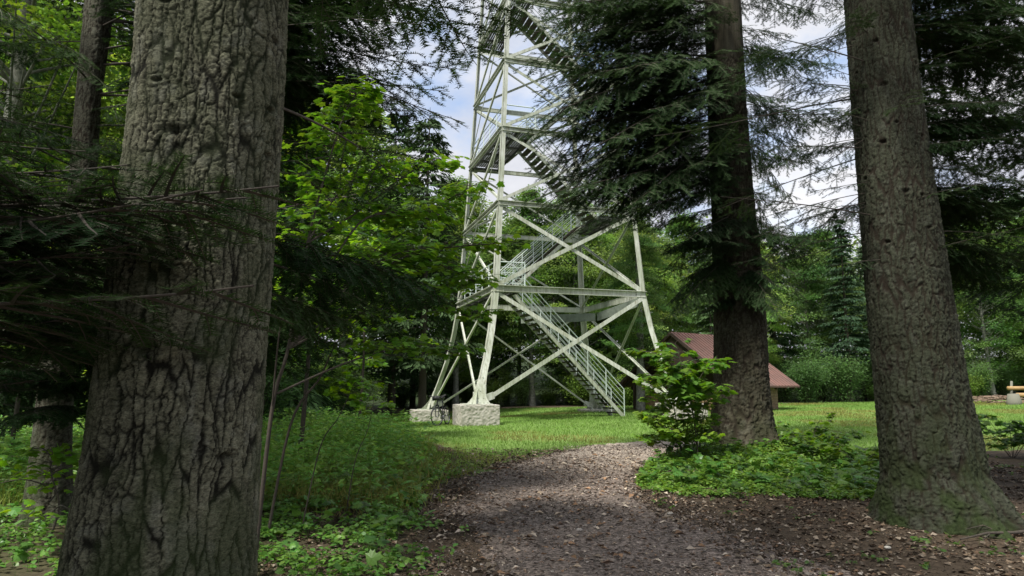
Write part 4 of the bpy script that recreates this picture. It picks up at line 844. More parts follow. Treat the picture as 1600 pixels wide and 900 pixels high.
# ---------------------------------------------------------------- ground cover, grass, litter
def herbs(n, xr, yr, seed, keep, size, hgt, base, tv=LEAF8_V, tt=LEAF8_T, leaves=6, name='undergrowth', lab='', tilt=.4):
    rg = np.random.default_rng(seed); x = rg.uniform(*xr, n); y = yr[0] + (yr[1] - yr[0]) * rg.random(n); k = keep(x, y, rg); x, y = x[k], y[k]; n = len(x)
    z = ground_z(x, y); h = hgt(x, y) * rg.uniform(.4, 1.15, n) if callable(hgt) else hgt * rg.uniform(.4, 1.15, n)
    P, Xd, Zd, Sc, C = [], [], [], [], []
    tone = rg.uniform(.7, 1.3, n); mb = MB()
    lx, ly = rg.normal(0, .12, n) * h, rg.normal(0, .12, n) * h
    segs_tubes(mb, np.stack([x, y, z - .02], 1), np.stack([x + lx, y + ly, z + h], 1), np.full(n, .0022), np.full(n, .0012), 3, np.array(base) * .8)
    for j in range(leaves):
        a = rg.uniform(0, 6.283, n); u = rg.uniform(.35, 1, n) ** .6; s = size * rg.uniform(.55, 1.3, n)
        p = np.stack([x + lx * u, y + ly * u, z + h * u], 1) + np.stack([np.cos(a), np.sin(a), 0 * a], 1) * s[:, None] * .25
        P.append(p); Xd.append(np.stack([np.cos(a), np.sin(a), rg.uniform(-.45, .35, n)], 1)); Zd.append(rg.normal(0, tilt, (n, 3)) + [0, 0, 1]); Sc.append(s)
        C.append(np.array(base) * (tone * rg.uniform(.8, 1.25, n))[:, None] * np.stack([rg.uniform(.8, 1.3, n), np.ones(n), np.ones(n)], 1))
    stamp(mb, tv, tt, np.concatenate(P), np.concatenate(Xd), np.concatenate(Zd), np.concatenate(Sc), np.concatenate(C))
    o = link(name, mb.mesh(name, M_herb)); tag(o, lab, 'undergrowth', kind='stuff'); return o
EDGE_L = lambda y: np.interp(y, [2, 6, 9, 11.5, 14, 19, 23.5, 30, 40], [-.35, -.62, -.95, -1.0, -1.2, -2.7, -5.2, -6.6, -9.5])
def keep_left(dens_scale=.8, edge=0.0, thr=.36):
    def f(x, y, rg):
        e = EDGE_L(y) + .9 * (fbm(y / .5, x / .5, 71) - .5) + edge
        c = fbm(x / dens_scale, y / dens_scale, 72, 3)
        tr = np.hypot(x - bA[0], y - bA[1]) > .6
        p = sm(c, thr - .08, thr + .1) * sm(e - x, -.1, .5) * (.25 + .75 * sm(y, 4.5, 9))
        return (rg.random(len(x)) < p) & tr
    return f
def keep_mid(x, y, rg):
    c = fbm(x / .6, y / .6, 82, 3); u = (x - 4.3) / 3.4; v = (y - 12.6) / 3.1
    wgt = sm(1 - (u * u + v * v), 0, .35) * (path_dist(x, y) > 1.35) * (np.hypot(x - bM[0], y - bM[1]) > .75) * (np.hypot(x - bR[0], y - bR[1]) > 1.0)
    return rg.random(len(x)) < wgt * sm(c, .3, .5)
def hl(x, y): return .06 + (.12 + .60 * fbm(x / .8, y / .8, 74) ** 1.5) * sm(y, 8.5, 13) * sm(-x, 1.2, 3) + .12 * fbm(x, y, 73)
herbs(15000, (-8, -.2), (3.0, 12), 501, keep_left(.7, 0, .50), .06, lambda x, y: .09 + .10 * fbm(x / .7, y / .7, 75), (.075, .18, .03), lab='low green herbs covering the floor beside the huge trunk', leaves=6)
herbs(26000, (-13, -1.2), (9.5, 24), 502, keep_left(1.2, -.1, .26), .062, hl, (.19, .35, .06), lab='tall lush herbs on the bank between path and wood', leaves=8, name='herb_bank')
herbs(3600, (-12, -1.4), (9, 22), 512, keep_left(.9, -.3, .3), .12, lambda x, y: .35 + .7 * fbm(x / 1.2, y / 1.2, 78), (.17, .33, .07), tv=LEAF4_V * [1, .6, 1], tt=LEAF4_T, lab='tall stalks with narrow leaves standing out of the bank', leaves=9, name='tall_weeds', tilt=.7)
herbs(700, (-8, -.8), (4, 14), 513, keep_left(.6, -.1, .44), .11, lambda x, y: .18 + .2 * fbm(x / .6, y / .6, 79), (.06, .15, .03), tv=MAPLE_V, tt=MAPLE_T, lab='maple seedlings dotted among the low herbs', leaves=4, name='seedling_patch')
herbs(800, (1, 7.6), (9.4, 16), 514, keep_mid, .12, lambda x, y: .2 + .25 * fbm(x / .6, y / .6, 79), (.08, .17, .03), tv=MAPLE_V, tt=MAPLE_T, lab='maple seedlings around the furrowed fir', leaves=4, name='seedling_patch')
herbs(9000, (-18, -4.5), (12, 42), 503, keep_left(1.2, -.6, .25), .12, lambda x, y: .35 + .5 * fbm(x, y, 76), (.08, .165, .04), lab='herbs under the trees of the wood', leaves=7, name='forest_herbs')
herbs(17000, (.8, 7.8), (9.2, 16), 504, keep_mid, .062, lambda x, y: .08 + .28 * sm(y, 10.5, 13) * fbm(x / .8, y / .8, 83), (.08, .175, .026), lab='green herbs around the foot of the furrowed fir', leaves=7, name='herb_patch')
def keep_sparse(x, y, rg):
    return (rg.random(len(x)) < sm(fbm(x / .5, y / .5, 92, 3), .52, .66)) & (path_dist(x, y) > 1.3) & (np.hypot(x - bR[0], y - bR[1]) > .8)
herbs(2600, (1.5, 12), (3.5, 16), 505, keep_sparse, .05, .07, (.065, .13, .028), lab='scattered tiny plants on the needle floor by the buttressed fir', leaves=5, name='floor_plants')

# grass
def grass(n, xr, yr, seed, keep, hgt, wd, name, lab, base):
    rg = np.random.default_rng(seed); x = rg.uniform(*xr, n); y = yr[0] + (yr[1] - yr[0]) * rg.random(n) ** 1.35; k = keep(x, y, rg); x, y = x[k], y[k]; n = len(x)
    z = ground_z(x, y) - .01; a = rg.uniform(0, 6.283, n); h = hgt * rg.uniform(.5, 1.4, n) * (.7 + .7 * fbm(x / 1.1, y / 1.1, 93)); ln = rg.normal(0, .45, (n, 2)) * h[:, None]
    wv = np.stack([np.cos(a), np.sin(a), 0 * a], 1) * (wd * rg.uniform(.7, 1.3, n) * (1 + y / 18))[:, None]
    p = np.stack([x, y, z], 1); tip = p + np.stack([ln[:, 0], ln[:, 1], h], 1)
    v = np.stack([p - wv, p + wv, tip], 1)
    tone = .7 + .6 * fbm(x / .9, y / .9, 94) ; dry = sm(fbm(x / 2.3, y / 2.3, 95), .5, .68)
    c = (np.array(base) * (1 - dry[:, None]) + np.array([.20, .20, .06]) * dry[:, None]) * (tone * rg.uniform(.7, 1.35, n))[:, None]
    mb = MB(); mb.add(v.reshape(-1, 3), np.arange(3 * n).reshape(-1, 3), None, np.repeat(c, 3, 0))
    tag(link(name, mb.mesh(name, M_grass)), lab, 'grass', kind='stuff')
free = lambda x, y: path_dist(x, y) > 1.45
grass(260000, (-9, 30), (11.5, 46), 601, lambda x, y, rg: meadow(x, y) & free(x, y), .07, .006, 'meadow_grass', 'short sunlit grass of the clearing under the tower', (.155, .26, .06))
grass(22000, (-9, -.8), (9, 22), 603, lambda x, y, rg: keep_left(1.0, -.1, .3)(x, y, rg), .34, .0035, 'tall_grass', 'long pale grass stalks arching over the bank', (.16, .27, .05))
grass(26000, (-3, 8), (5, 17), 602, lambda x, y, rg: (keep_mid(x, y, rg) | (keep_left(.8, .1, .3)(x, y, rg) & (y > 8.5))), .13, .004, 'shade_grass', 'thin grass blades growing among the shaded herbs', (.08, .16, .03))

# litter: leaves, chips and twigs lying about
def litter(n, xr, yr, seed, keep, size, name, lab, pal, lift=.006):
    rg = np.random.default_rng(seed); x = rg.uniform(*xr, n); y = yr[0] + (yr[1] - yr[0]) * rg.random(n) ** 1.4; k = keep(x, y, rg); x, y = x[k], y[k]; n = len(x)
    on = path_dist(x, y) < 1.5
    z = ground_z(x, y) + .03 * (fbm(x / .35, y / .35, 9, 3) - .5) * np.exp(-(np.hypot(x, y - 8) / 14) ** 2) + lift + np.where(on, .010, 0)
    a = rg.uniform(0, 6.283, n); P = np.stack([x, y, z + rg.uniform(0, .006, n)], 1)
    mb = MB(); c = np.array(pal)[rg.integers(0, len(pal), n)] * rg.uniform(.6, 1.4, (n, 1))
    tv = LEAF4_V * [1, rg.uniform(.9, 1.3), 2.2]
    stamp(mb, tv, LEAF4_T, P, np.stack([np.cos(a), np.sin(a), rg.normal(0, .18, n)], 1), rg.normal(0, .3, (n, 3)) + [0, 0, 1], size * (.35 + 1.5 * rg.random(n) ** 2.5) * (1 + y / 25), c)
    tag(link(name, mb.mesh(name, M_litter)), lab, 'litter', kind='stuff')
BR = [(.13, .085, .055), (.08, .056, .038), (.17, .125, .085), (.05, .038, .028), (.11, .088, .066), (.24, .20, .155), (.065, .048, .035)]
GR = [(.22, .185, .16), (.14, .115, .098), (.32, .285, .25), (.09, .072, .062), (.18, .145, .12), (.12, .092, .074), (.16, .11, .08)]
litter(70000, (-3, 4.4), (3.6, 17), 701, lambda x, y, rg: (path_dist(x, y) < 1.9) & (rg.random(len(x)) < .35 + 1.1 * sm(fbm(x / .9, y / .9, 18), .35, .65)), .024, 'wood_chips', 'grey brown wood chips strewn over the path', GR)
litter(5000, (-3, 4.4), (3.6, 15), 703, lambda x, y, rg: path_dist(x, y) < 1.9, .055, 'path_leaves', 'bleached dead leaves lying on the path', [(.34, .27, .20), (.24, .15, .09), (.42, .36, .29), (.15, .10, .07)])
litter(85000, (-3.2, 9.5), (3.6, 16), 702, lambda x, y, rg: (path_dist(x, y) > 1.1) & (rg.random(len(x)) < .25 + sm(fbm(x / .4, y / .4, 15), .3, .6)), .038, 'fallen_leaves', 'dry brown leaves on the floor beside the path', BR)
rg = np.random.default_rng(9); mb = MB()
for i in range(420):
    x, y = rg.uniform(-2.5, 9), rg.uniform(3.6, 15)
    if np.hypot(x - bR[0], y - bR[1]) < .8: continue
    l = rg.uniform(.06, .35); a = rg.uniform(0, 6.28); z = gz(x, y) + .014
    tube(mb, [[x, y, z], [x + math.cos(a) * l * .5, y + math.sin(a) * l * .5, z + .012 + rg.uniform(0, .02)], [x + math.cos(a + .3) * l, y + math.sin(a + .3) * l, z + .004]], [.004, .003, .0015], 4, (.1, .08, .06))
tag(link('fallen_twigs', mb.mesh('fallen_twigs', M_twig, True)), 'small dead twigs littering the forest floor', 'litter', kind='stuff')
# dead branch by the right tree and a few stones
def stone(px, py, Yd, s, seed, lab, colr):
    rg = np.random.default_rng(seed); p = G(px, py, Yd); nu, nv = 14, 9
    u = np.linspace(0, 2 * math.pi, nu, endpoint=False); v = np.linspace(.02, math.pi - .02, nv); U, V = np.meshgrid(u, v)
    R = s * (1 + .45 * (fbm(np.cos(U) * 1.3 + 5 + seed, np.sin(U) * 1.3 + V, seed) - .5)); q = np.stack([R * np.sin(V) * np.cos(U) * 1.2, R * np.sin(V) * np.sin(U), R * .55 * np.cos(V) + .03 + s * .2], -1)
    mb = MB(); idx = np.arange(nu * nv).reshape(nv, nu); nx = np.roll(idx, -1, 1); mb.add(q.reshape(-1, 3), None, np.stack([idx[:-1], idx[1:], nx[1:], nx[:-1]], -1).reshape(-1, 4), colr)
    o = link('stone', mb.mesh('stone', M_litter, True)); o.location = p + [0, 0, .03]; tag(o, lab, 'stone')
stone(1320, 888, 5.8, .045, 1, 'pale yellowish stone lying at the bottom edge of the floor', (.42, .33, .15))
stone(1385, 835, 7.0, .03, 2, 'small white stone before the mossy buttressed fir', (.45, .43, .38))
stone(1047, 790, 8.8, .035, 3, 'small grey stone on the path middle', (.30, .28, .25))
stone(905, 822, 7.8, .03, 4, 'pale chip-sized stone half sunk in the path', (.34, .31, .28))
mb = MB(); d0 = G(1500, 838, 7.3) + [0, 0, .08]; d1_ = G(1620, 826, 7.6) + [0, 0, .10]
c0 = d0 * 0
tube(mb, [c0, (d1_ - d0) * .35 + [0, 0, .03], (d1_ - d0) * .7, (d1_ - d0)], [.008, .014, .018, .02], 7, (.1, .08, .06))
tube(mb, [(d1_ - d0) * .35, (d1_ - d0) * .25 + [0, -.15, .06], (d1_ - d0) * .1 + [0, -.22, .03]], [.009, .006, .003], 6, (.1, .08, .06))
tube(mb, [(d1_ - d0) * .55, (d1_ - d0) * .4 + [0, .12, .08], (d1_ - d0) * .2 + [0, .16, .05]], [.009, .006, .003], 6, (.1, .08, .06))
o = link('dead_branch', mb.mesh('dead_branch', M_twig, True)); o.location = d0; tag(o, 'grey dead branch lying beside the buttressed fir base', 'branch')

# ---------------------------------------------------------------- the lattice tower
TC = np.array([1.476, 30.675]); TA = -2.05643
HP = np.array([(.2, 6.45), (.86, 6.14), (1.6, 5.80), (2.56, 5.39), (3.8, 5.01), (5.33, 4.70), (8.87, 4.35), (12.1, 4.06), (15.2, 3.82), (18.2, 3.62), (21.2, 3.42), (24.2, 3.22)])
LV = [5.33, 8.87, 12.1, 15.2, 18.2, 21.2, 24.2]
def hz(z): return float(np.interp(z, HP[:, 0], HP[:, 1]))
ANG = {'A': TA, 'R': TA + math.pi / 2, 'D': TA + math.pi, 'L': TA + 1.5 * math.pi}
UX = np.array([math.cos(TA + .75 * math.pi), math.sin(TA + .75 * math.pi), 0]); VX = np.array([-UX[1], UX[0], 0])
def corner(k, z, inset=0.0):
    h = hz(z) - inset; return np.array([TC[0] + h * math.cos(ANG[k]), TC[1] + h * math.sin(ANG[k]), z])
def loc(u, v, z):
    """u along the front face, v backwards, from corner A at level one"""
    a = corner('A', 5.33); p = a + UX * u + VX * v; p[2] = z; return p
TB = np.array([TC[0], TC[1], 0.0])
tower = empty('lattice_tower', tuple(TB)); tag(tower, 'pale green steel lattice lookout tower with zigzag stairs in the clearing', 'lookout tower')
def tpart(name, mb, m=M_paint, parent=None, smooth=False):
    v = [x - (TB if True else 0) for x in mb.v]; mb.v = v
    o = link(name, mb.mesh(name, m, smooth), parent or tower); return o
FOOT = {'A': .86, 'R': .84, 'D': .30, 'L': .37}
def angle_bar(mb, p, q, w, t, n_out, side=1):
    """an L-angle: a flange facing n_out and a web behind it"""
    p = np.asarray(p, float); q = np.asarray(q, float); d = norm(q - p); n = norm(n_out - np.dot(n_out, d) * d); s = np.cross(d, n)
    bar(mb, p, q, w, t, n); bar(mb, p - n * (w * .36) + s * side * (w * .5 - t * .5), q - n * (w * .36) + s * side * (w * .5 - t * .5), t, w * .68, n)
for k in 'ARDL':
    zs = np.concatenate([np.linspace(FOOT[k], 5.33, 12), LV[1:]])
    mb = MB(); c = [corner(k, z) for z in zs]
    ins = -norm([math.cos(ANG[k]), math.sin(ANG[k]), 0])
    # equal leg angle section: two flanges along the two faces
    i = 'ARDL'.index(k); nxt = corner('ARDL'[(i + 1) % 4], 9) - corner(k, 9); prv = corner('ARDL'[(i - 1) % 4], 9) - corner(k, 9)
    nxt = norm(nxt * [1, 1, 0]); prv = norm(prv * [1, 1, 0])
    for e, f in ((nxt, prv), (prv, nxt)):
        v = []
        for p, z in zip(c, zs):
            wd = .235 if z < 5.5 else .20 if z < 12 else .175
            wd += .38 * max(0, (1.9 - (z - FOOT[k])) / 1.9 - .45) ** 1.3 * 1.4
            a = p + f * .0; v += [a, a + e * wd, a + e * wd + f * .028, a + f * .028]
        n = len(zs); idx = np.arange(n * 4).reshape(n, 4); nx = np.roll(idx, -1, 1)
        mb.add(np.array(v), None, np.stack([idx[:-1], nx[:-1], nx[1:], idx[1:]], -1).reshape(-1, 4))
    leg = tpart('leg', mb)
    # flared foot plates with rivets
    mb = MB(); zf = FOOT[k] - .01
    for e, f in ((nxt, prv), (prv, nxt)):
        prof = [(0, .92), (.06, .86), (.16, .68), (.28, .52), (.42, .40), (.62, .31), (.9, .27)]
        v = []
        for dz, wd in prof:
            p = corner(k, zf + dz) - f * .012; lo = -(.92 - .27) * .45 * (wd - .27) / .65
            v += [p + e * lo, p + e * (lo + wd), p + e * (lo + wd) + f * .02, p + e * lo + f * .02]
        n = len(prof); idx = np.arange(n * 4).reshape(n, 4); nx = np.roll(idx, -1, 1)
        mb.add(np.array(v), None, np.stack([idx[:-1], nx[:-1], nx[1:], idx[1:]], -1).reshape(-1, 4))
    cc_ = corner(k, zf) + (nxt + prv) * .12
    box(mb, cc_ + [0, 0, .02], (1.0, 1.0, .04), np.stack([UX, VX, [0, 0, 1]], 1))
    for e, f in ((nxt, prv), (prv, nxt)):
        for (du, dz) in [(-.1, .08), (.05, .08), (.2, .08), (.35, .08), (.5, .08), (.1, .25), (.3, .25), (.12, .5), (.2, .8), (.1, 1.0)]:
            p = corner(k, zf + dz) + e * du; tube(mb, [p - f * .035, p - f * .012], [.018, .024], 6, cap=True)
    fp = tpart('foot_plate', mb, parent=leg)
FACES = [('A', 'R'), ('R', 'D'), ('D', 'L'), ('L', 'A')]
for (a, b) in FACES:
    nrm = norm((corner(a, 9) + corner(b, 9)) / 2 * [1, 1, 0] - TC.tolist().__add__([0]) if False else ((corner(a, 9) + corner(b, 9)) / 2 - np.array([TC[0], TC[1], 9])))
    for i, z in enumerate(LV):
        mb = MB(); p, q_ = corner(a, z), corner(b, z); d = norm(q_ - p); p = p + d * .02 - nrm * .05; q_ = q_ - d * .02 - nrm * .05
        ht = .24 if z == LV[0] else .17
        bar(mb, p, q_, .02, ht); bar(mb, p + [0, 0, ht / 2] + nrm * .05, q_ + [0, 0, ht / 2] + nrm * .05, .14, .02); bar(mb, p - [0, 0, ht / 2] + nrm * .04, q_ - [0, 0, ht / 2] + nrm * .04, .11, .02)
        tpart('girder', mb)
        z0 = (FOOT[a] + .25, FOOT[b] + .25) if i == 0 else (LV[i - 1] + .14,) * 2
        for (c1_, c2_, za) in ((a, b, z0[0]), (b, a, z0[1])):
            mb = MB(); p = corner(c1_, za); q2 = corner(c2_, z - .14); s = norm((q2 - p) * [1, 1, 0])
            if i == 0: p = p + s * .45
            off = -.02 if c1_ == a else -.085
            angle_bar(mb, p + s * .12 + nrm * off, q2 - s * .12 + nrm * off, (.155 if i < 2 else .12) if (a, b) == ('A', 'R') else .095, .018, nrm, 1)
            tpart('brace', mb)
            if i == 0:   # fixing plate at the foot
                mb = MB(); bar(mb, p - s * .3 + [0, 0, -.1] + nrm * .0, p + s * .28 + [0, 0, .08], .02, .26, (0, 0, 1)); tpart('gusset', mb)
    for z in LV[:4]:
        for k in (a, b):
            mb = MB(); p = corner(k, z); s = norm(((corner(b, z) if k == a else corner(a, z)) - p)); bar(mb, p + s * .05 - nrm * .004, p + s * .42 - nrm * .004, .018, .34); tpart('gusset', mb)
# inner deep plates under the far side of level one (arched brackets)
for (p, q_) in ((loc(6.5, .4, 5.05), loc(6.3, 4.2, 4.75)), (loc(6.2, 4.2, 4.75), loc(3.2, 6.4, 4.75))):
    mb = MB(); bar(mb, p, q_, .03, .38); tpart('bracket_plate', mb, M_grey_plate)

def railing(name, pts_, parent, h=1.08, rails=5, post_every=1.15, m=M_rail):
    """bars following a polyline of floor points"""
    mb = MB()
    for p, q_ in zip(pts_[:-1], pts_[1:]):
        p = np.asarray(p, float); q_ = np.asarray(q_, float); ln = np.linalg.norm(q_ - p); n = max(1, int(round(ln / post_every)))
        for i in range(n + 1):
            c = p + (q_ - p) * i / n; bar(mb, c, c + [0, 0, h], .04, .04, (0, 1, 0))
        for r in range(rails):
            z = h * (r + 1) / rails; rr = .024 if r == rails - 1 else .013
            tube(mb, [p + [0, 0, z], q_ + [0, 0, z]], [rr, rr], 6)
    return tpart(name, mb, m, parent)
def deck(u0, u1, v0, v1, z, rails):
    mb = MB(); n = max(2, int((u1 - u0) / .105)); 
    for i in range(n):
        u = u0 + (u1 - u0) * (i + .5) / n; bar(mb, loc(u, v0, z), loc(u, v1, z), .075, .03)
    o = tpart('platform', mb, M_deck)
    mb = MB()
    for u in (u0 + .05, (u0 + u1) / 2, u1 - .05): bar(mb, loc(u, v0, z - .11), loc(u, v1, z - .11), .05, .16)
    for v in np.linspace(v0, v1, 6): bar(mb, loc(u0, v, z - .10), loc(u1, v, z - .10), .05, .10)
    tpart('platform_joist', mb, M_deck, o)
    for r in rails: railing('railing', r, o)
    return o
def flight(uv0, z0, uv1, z1, wd=1.25, name='stair_flight'):
    """stairs rising from u0 to u1 with the near side at v"""
    (u0, v), (u1, _) = uv0, uv1; sg = np.sign(u1 - u0); n = max(3, int(round((z1 - z0) / .2)))
    mb = MB()
    for vv in (v, v + wd): bar(mb, loc(u0, vv, z0 - .08), loc(u1, vv, z1 - .08), .05, .15)
    o = tpart('stair_flight', mb, M_paint)
    mb = MB()
    for i in range(n):
        f = (i + .6) / n; c = loc(u0 + (u1 - u0) * f, v + wd / 2, z0 + (z1 - z0) * f - .02); box(mb, c, (.27, wd - .06, .05), np.stack([UX, VX, [0, 0, 1]], 1))
    tpart('tread', mb, M_tread, o)
    for vv in (v - .02, v + wd + .02): railing('handrail', [loc(u0, vv, z0), loc(u1, vv, z1)], o, 1.12, 5, 1.3)
    return o
s5 = hz(5.33) * math.sqrt(2)
def sk(z): return (hz(5.33) - hz(z)) * math.sqrt(2) / 2          # how far the faces have moved in
for i, z in enumerate([5.33, 12.1, 18.2]):
    k = sk(z); a0, a1 = .12 + k, s5 - .12 - k; u1 = 1.32 if z < 6 else 1.95
    rl = [[loc(a0, a0, z), loc(a0, a1, z)], [loc(a0, a0 - .02, z), loc(u1, a0 - .02, z)], [loc(a0, a1, z), loc(u1, a1, z)], [loc(u1, a0, z), loc(u1, 1.7, z)], [loc(u1, 2.85, z), loc(u1, 3.5, z)], [loc(u1, 4.65, z), loc(u1, a1, z)]]
    deck(a0, u1, a0, a1, z + .14, rl)
for z in (8.87, 15.2, 21.2):
    k = sk(z); u0, u1 = 5.25, s5 - .12 - k
    deck(u0, u1, 1.6, 4.8, z + .14, [[loc(u1, 1.6, z), loc(u1, 4.8, z)], [loc(u0, 1.6, z), loc(u1, 1.6, z)], [loc(u0, 4.8, z), loc(u1, 4.8, z)]])
b_ = loc(6.37, 1.9, 0); zb_ = gz(b_[0], b_[1]) + .05
flight((6.4, 1.78), zb_, (1.34, 1.78), 5.46)
flight((1.34, 3.55), 5.46, (5.28, 3.55), 9.0)
flight((5.28, 1.78), 9.0, (1.95, 1.78), 12.24)
flight((1.95, 3.55), 12.24, (5.28, 3.55), 15.34)
flight((5.28, 1.78), 15.34, (1.95, 1.78), 18.34)
# thin tension rods on the side face
for z0, z1 in ((5.5, 12.0), (12.2, 18.1)):
    mb = MB(); tube(mb, [corner('L', z0), corner('A', z1)], [.022, .022], 6); tpart('tension_rod', mb)

# foundation blocks
def block(k, lab, wd, zt, zb):
    c = corner(k, zt) + 0; i = 'ARDL'.index(k); nxt = norm((corner('ARDL'[(i + 1) % 4], 9) - corner(k, 9)) * [1, 1, 0]); prv = norm((corner('ARDL'[(i - 1) % 4], 9) - corner(k, 9)) * [1, 1, 0])
    c = c + (nxt + prv) * .10; c[2] = 0; n = 26; mb = MB(); H = zt - zb
    faces = []
    def sheet(o, a, b, na, nb, seed):
        s, t = np.meshgrid(np.linspace(0, 1, na), np.linspace(0, 1, nb), indexing='ij'); P = o + s[..., None] * a + t[..., None] * b
        nn = norm(np.cross(a, b)); e = np.minimum(np.minimum(s, 1 - s) * na, np.minimum(t, 1 - t) * nb).clip(0, 1)
        dsp = .05 * (fbm(s * np.linalg.norm(a) * 13, t * np.linalg.norm(b) * 17, seed, 4) - .45) * e
        P = P + nn * dsp[..., None]; idx = np.arange(na * nb).reshape(na, nb)
        mb.add(P.reshape(-1, 3), None, np.stack([idx[:-1, :-1], idx[1:, :-1], idx[1:, 1:], idx[:-1, 1:]], -1).reshape(-1, 4))
    w2 = wd / 2; U_, V_, Wz = UX * wd, VX * wd, np.array([0, 0, H]); o0 = c - UX * w2 - VX * w2 + [0, 0, zb]
    sheet(o0, U_, Wz, 60, 34, 1); sheet(o0 + U_, V_, Wz, 60, 34, 2); sheet(o0 + U_ + V_, -U_, Wz, 60, 34, 3); sheet(o0 + V_, -V_, Wz, 60, 34, 4); sheet(o0 + Wz, U_, V_, 40, 40, 5)
    mb.v = [x - c for x in mb.v]
    ob = link('foundation_block', mb.mesh('foundation_block', M_conc, True)); ob.location = c; tag(ob, lab, 'concrete block', 'foundation blocks under the tower legs')
block('A', 'rough pale concrete block under the front tower leg beside the bicycle', 1.42, .85, -.1)
block('L', 'rough concrete block behind the bicycle under the side tower leg', 1.6, .36, -.6)
block('R', 'concrete block hidden by the leafy bush under a tower leg', 1.5, .83, -.1)
block('D', 'small far concrete block behind the foot of the stairs', 1.5, .29, -.5)

# ---------------------------------------------------------------- bicycle
M_black = simple('black_rubber', (.02, .02, .022), .6); M_frame = simple('dark_frame', (.03, .03, .04), .35); M_metal = simple('bike_metal', (.35, .35, .36), .35, metal=.8)
bp = at(697, 660, 24.9); bz = gz(bp[0], bp[1]); bike = empty('bicycle', (bp[0] - .18, bp[1] + .45, bz), 0); tag(bike, 'black bicycle leaning on the front concrete block of the tower', 'bicycle')
bike.rotation_euler = (math.radians(4), 0, math.radians(-104))
def wheel(x, st=0):
    w_ = empty('wheel', (x, 0, .345), st); w_.parent = bike
    th = np.linspace(0, 2 * math.pi, 41)
    mb = MB(); tube(mb, np.stack([.325 * np.cos(th), 0 * th, .325 * np.sin(th)], 1), np.full(41, .022), 8); link('tyre', mb.mesh('tyre', M_black, True), w_)
    mb = MB(); tube(mb, np.stack([.297 * np.cos(th), 0 * th, .297 * np.sin(th)], 1), np.full(41, .011), 6)
    for a in th[:-1:2]: tube(mb, [[0, .02 * (-1) ** int(a * 7), 0], [.297 * math.cos(a), 0, .297 * math.sin(a)]], [.0015, .0015], 3)
    tube(mb, [[0, -.05, 0], [0, .05, 0]], [.022, .022], 8, cap=True); link('rim', mb.mesh('rim', M_metal, True), w_)
wheel(.52, math.radians(-18)); wheel(-.54)
mb = MB()
for p, q_, r in [((.38, 0, .88), (-.12, 0, .90), .019), ((.41, 0, .78), (-.08, 0, .30), .022), ((-.17, 0, .98), (-.08, 0, .30), .018), ((-.08, .02, .30), (-.54, .05, .345), .011), ((-.08, -.02, .30), (-.54, -.05, .345), .011), ((-.15, .02, .86), (-.54, .05, .345), .010), ((-.15, -.02, .86), (-.54, -.05, .345), .010), ((.37, 0, .93), (.42, 0, .74), .024)]:
    tube(mb, [p, q_], [r, r], 8)
link('frame', mb.mesh('bike_frame', M_frame, True), bike)
mb = MB()
for s in (-1, 1): tube(mb, [(.42, s * .05, .74), (.44, s * .055, .66), (.52, s * .055, .345)], [.017, .016, .012], 7)
tube(mb, [(.42, -.06, .74), (.42, .06, .74)], [.02, .02], 7, cap=True); link('fork', mb.mesh('fork', M_frame, True), bike)
mb = MB(); tube(mb, [(.36, 0, .92), (.36, 0, 1.02), (.42, 0, 1.05)], [.016] * 3, 7); tube(mb, [(.36, -.32, 1.08), (.42, -.12, 1.05), (.42, .12, 1.05), (.36, .32, 1.08)], [.014] * 4, 7)
for s in (-1, 1): tube(mb, [(.36, s * .22, 1.08), (.34, s * .33, 1.09)], [.02, .02], 8, cap=True)
hb = link('handlebar', mb.mesh('handlebar', M_black, True), bike)
mb = MB(); th = np.linspace(0, 2 * math.pi, 13)
for i, (y0, r0, y1, r1) in enumerate([(-.13, .05, -.09, .085), (-.09, .085, .09, .085), (.09, .085, .13, .05)]): tube(mb, [(.52, y0, 1.0), (.52, y1, 1.0)], [r0, r1], 12, cap=True)
link('handlebar_bag', mb.mesh('handlebar_bag', M_black, True), bike)
mb = MB(); tube(mb, [(-.30, 0, 1.0), (-.22, 0, 1.02), (-.12, 0, 1.01), (0, 0, 1.0)], [.055, .06, .03, .015], 8, cap=True); link('saddle', mb.mesh('saddle', M_black, True), bike)
mb = MB(); tube(mb, [(-.08, -.06, .30), (-.08, .06, .30)], [.075, .075], 14, cap=True)
for s in (-1, 1): tube(mb, [(-.08, s * .07, .30), (-.08 + s * .12, s * .08, .30 - s * .12)], [.01, .01], 6); box(mb, (-.08 + s * .12, s * .13, .30 - s * .12), (.09, .09, .02))
link('crank', mb.mesh('crank', M_metal, True), bike)
mb = MB(); tube(mb, [(.22, .03, .6), (.12, .03, .48)], [.034, .034], 10, cap=True); link('water_bottle', mb.mesh('water_bottle', M_metal, True), bike)

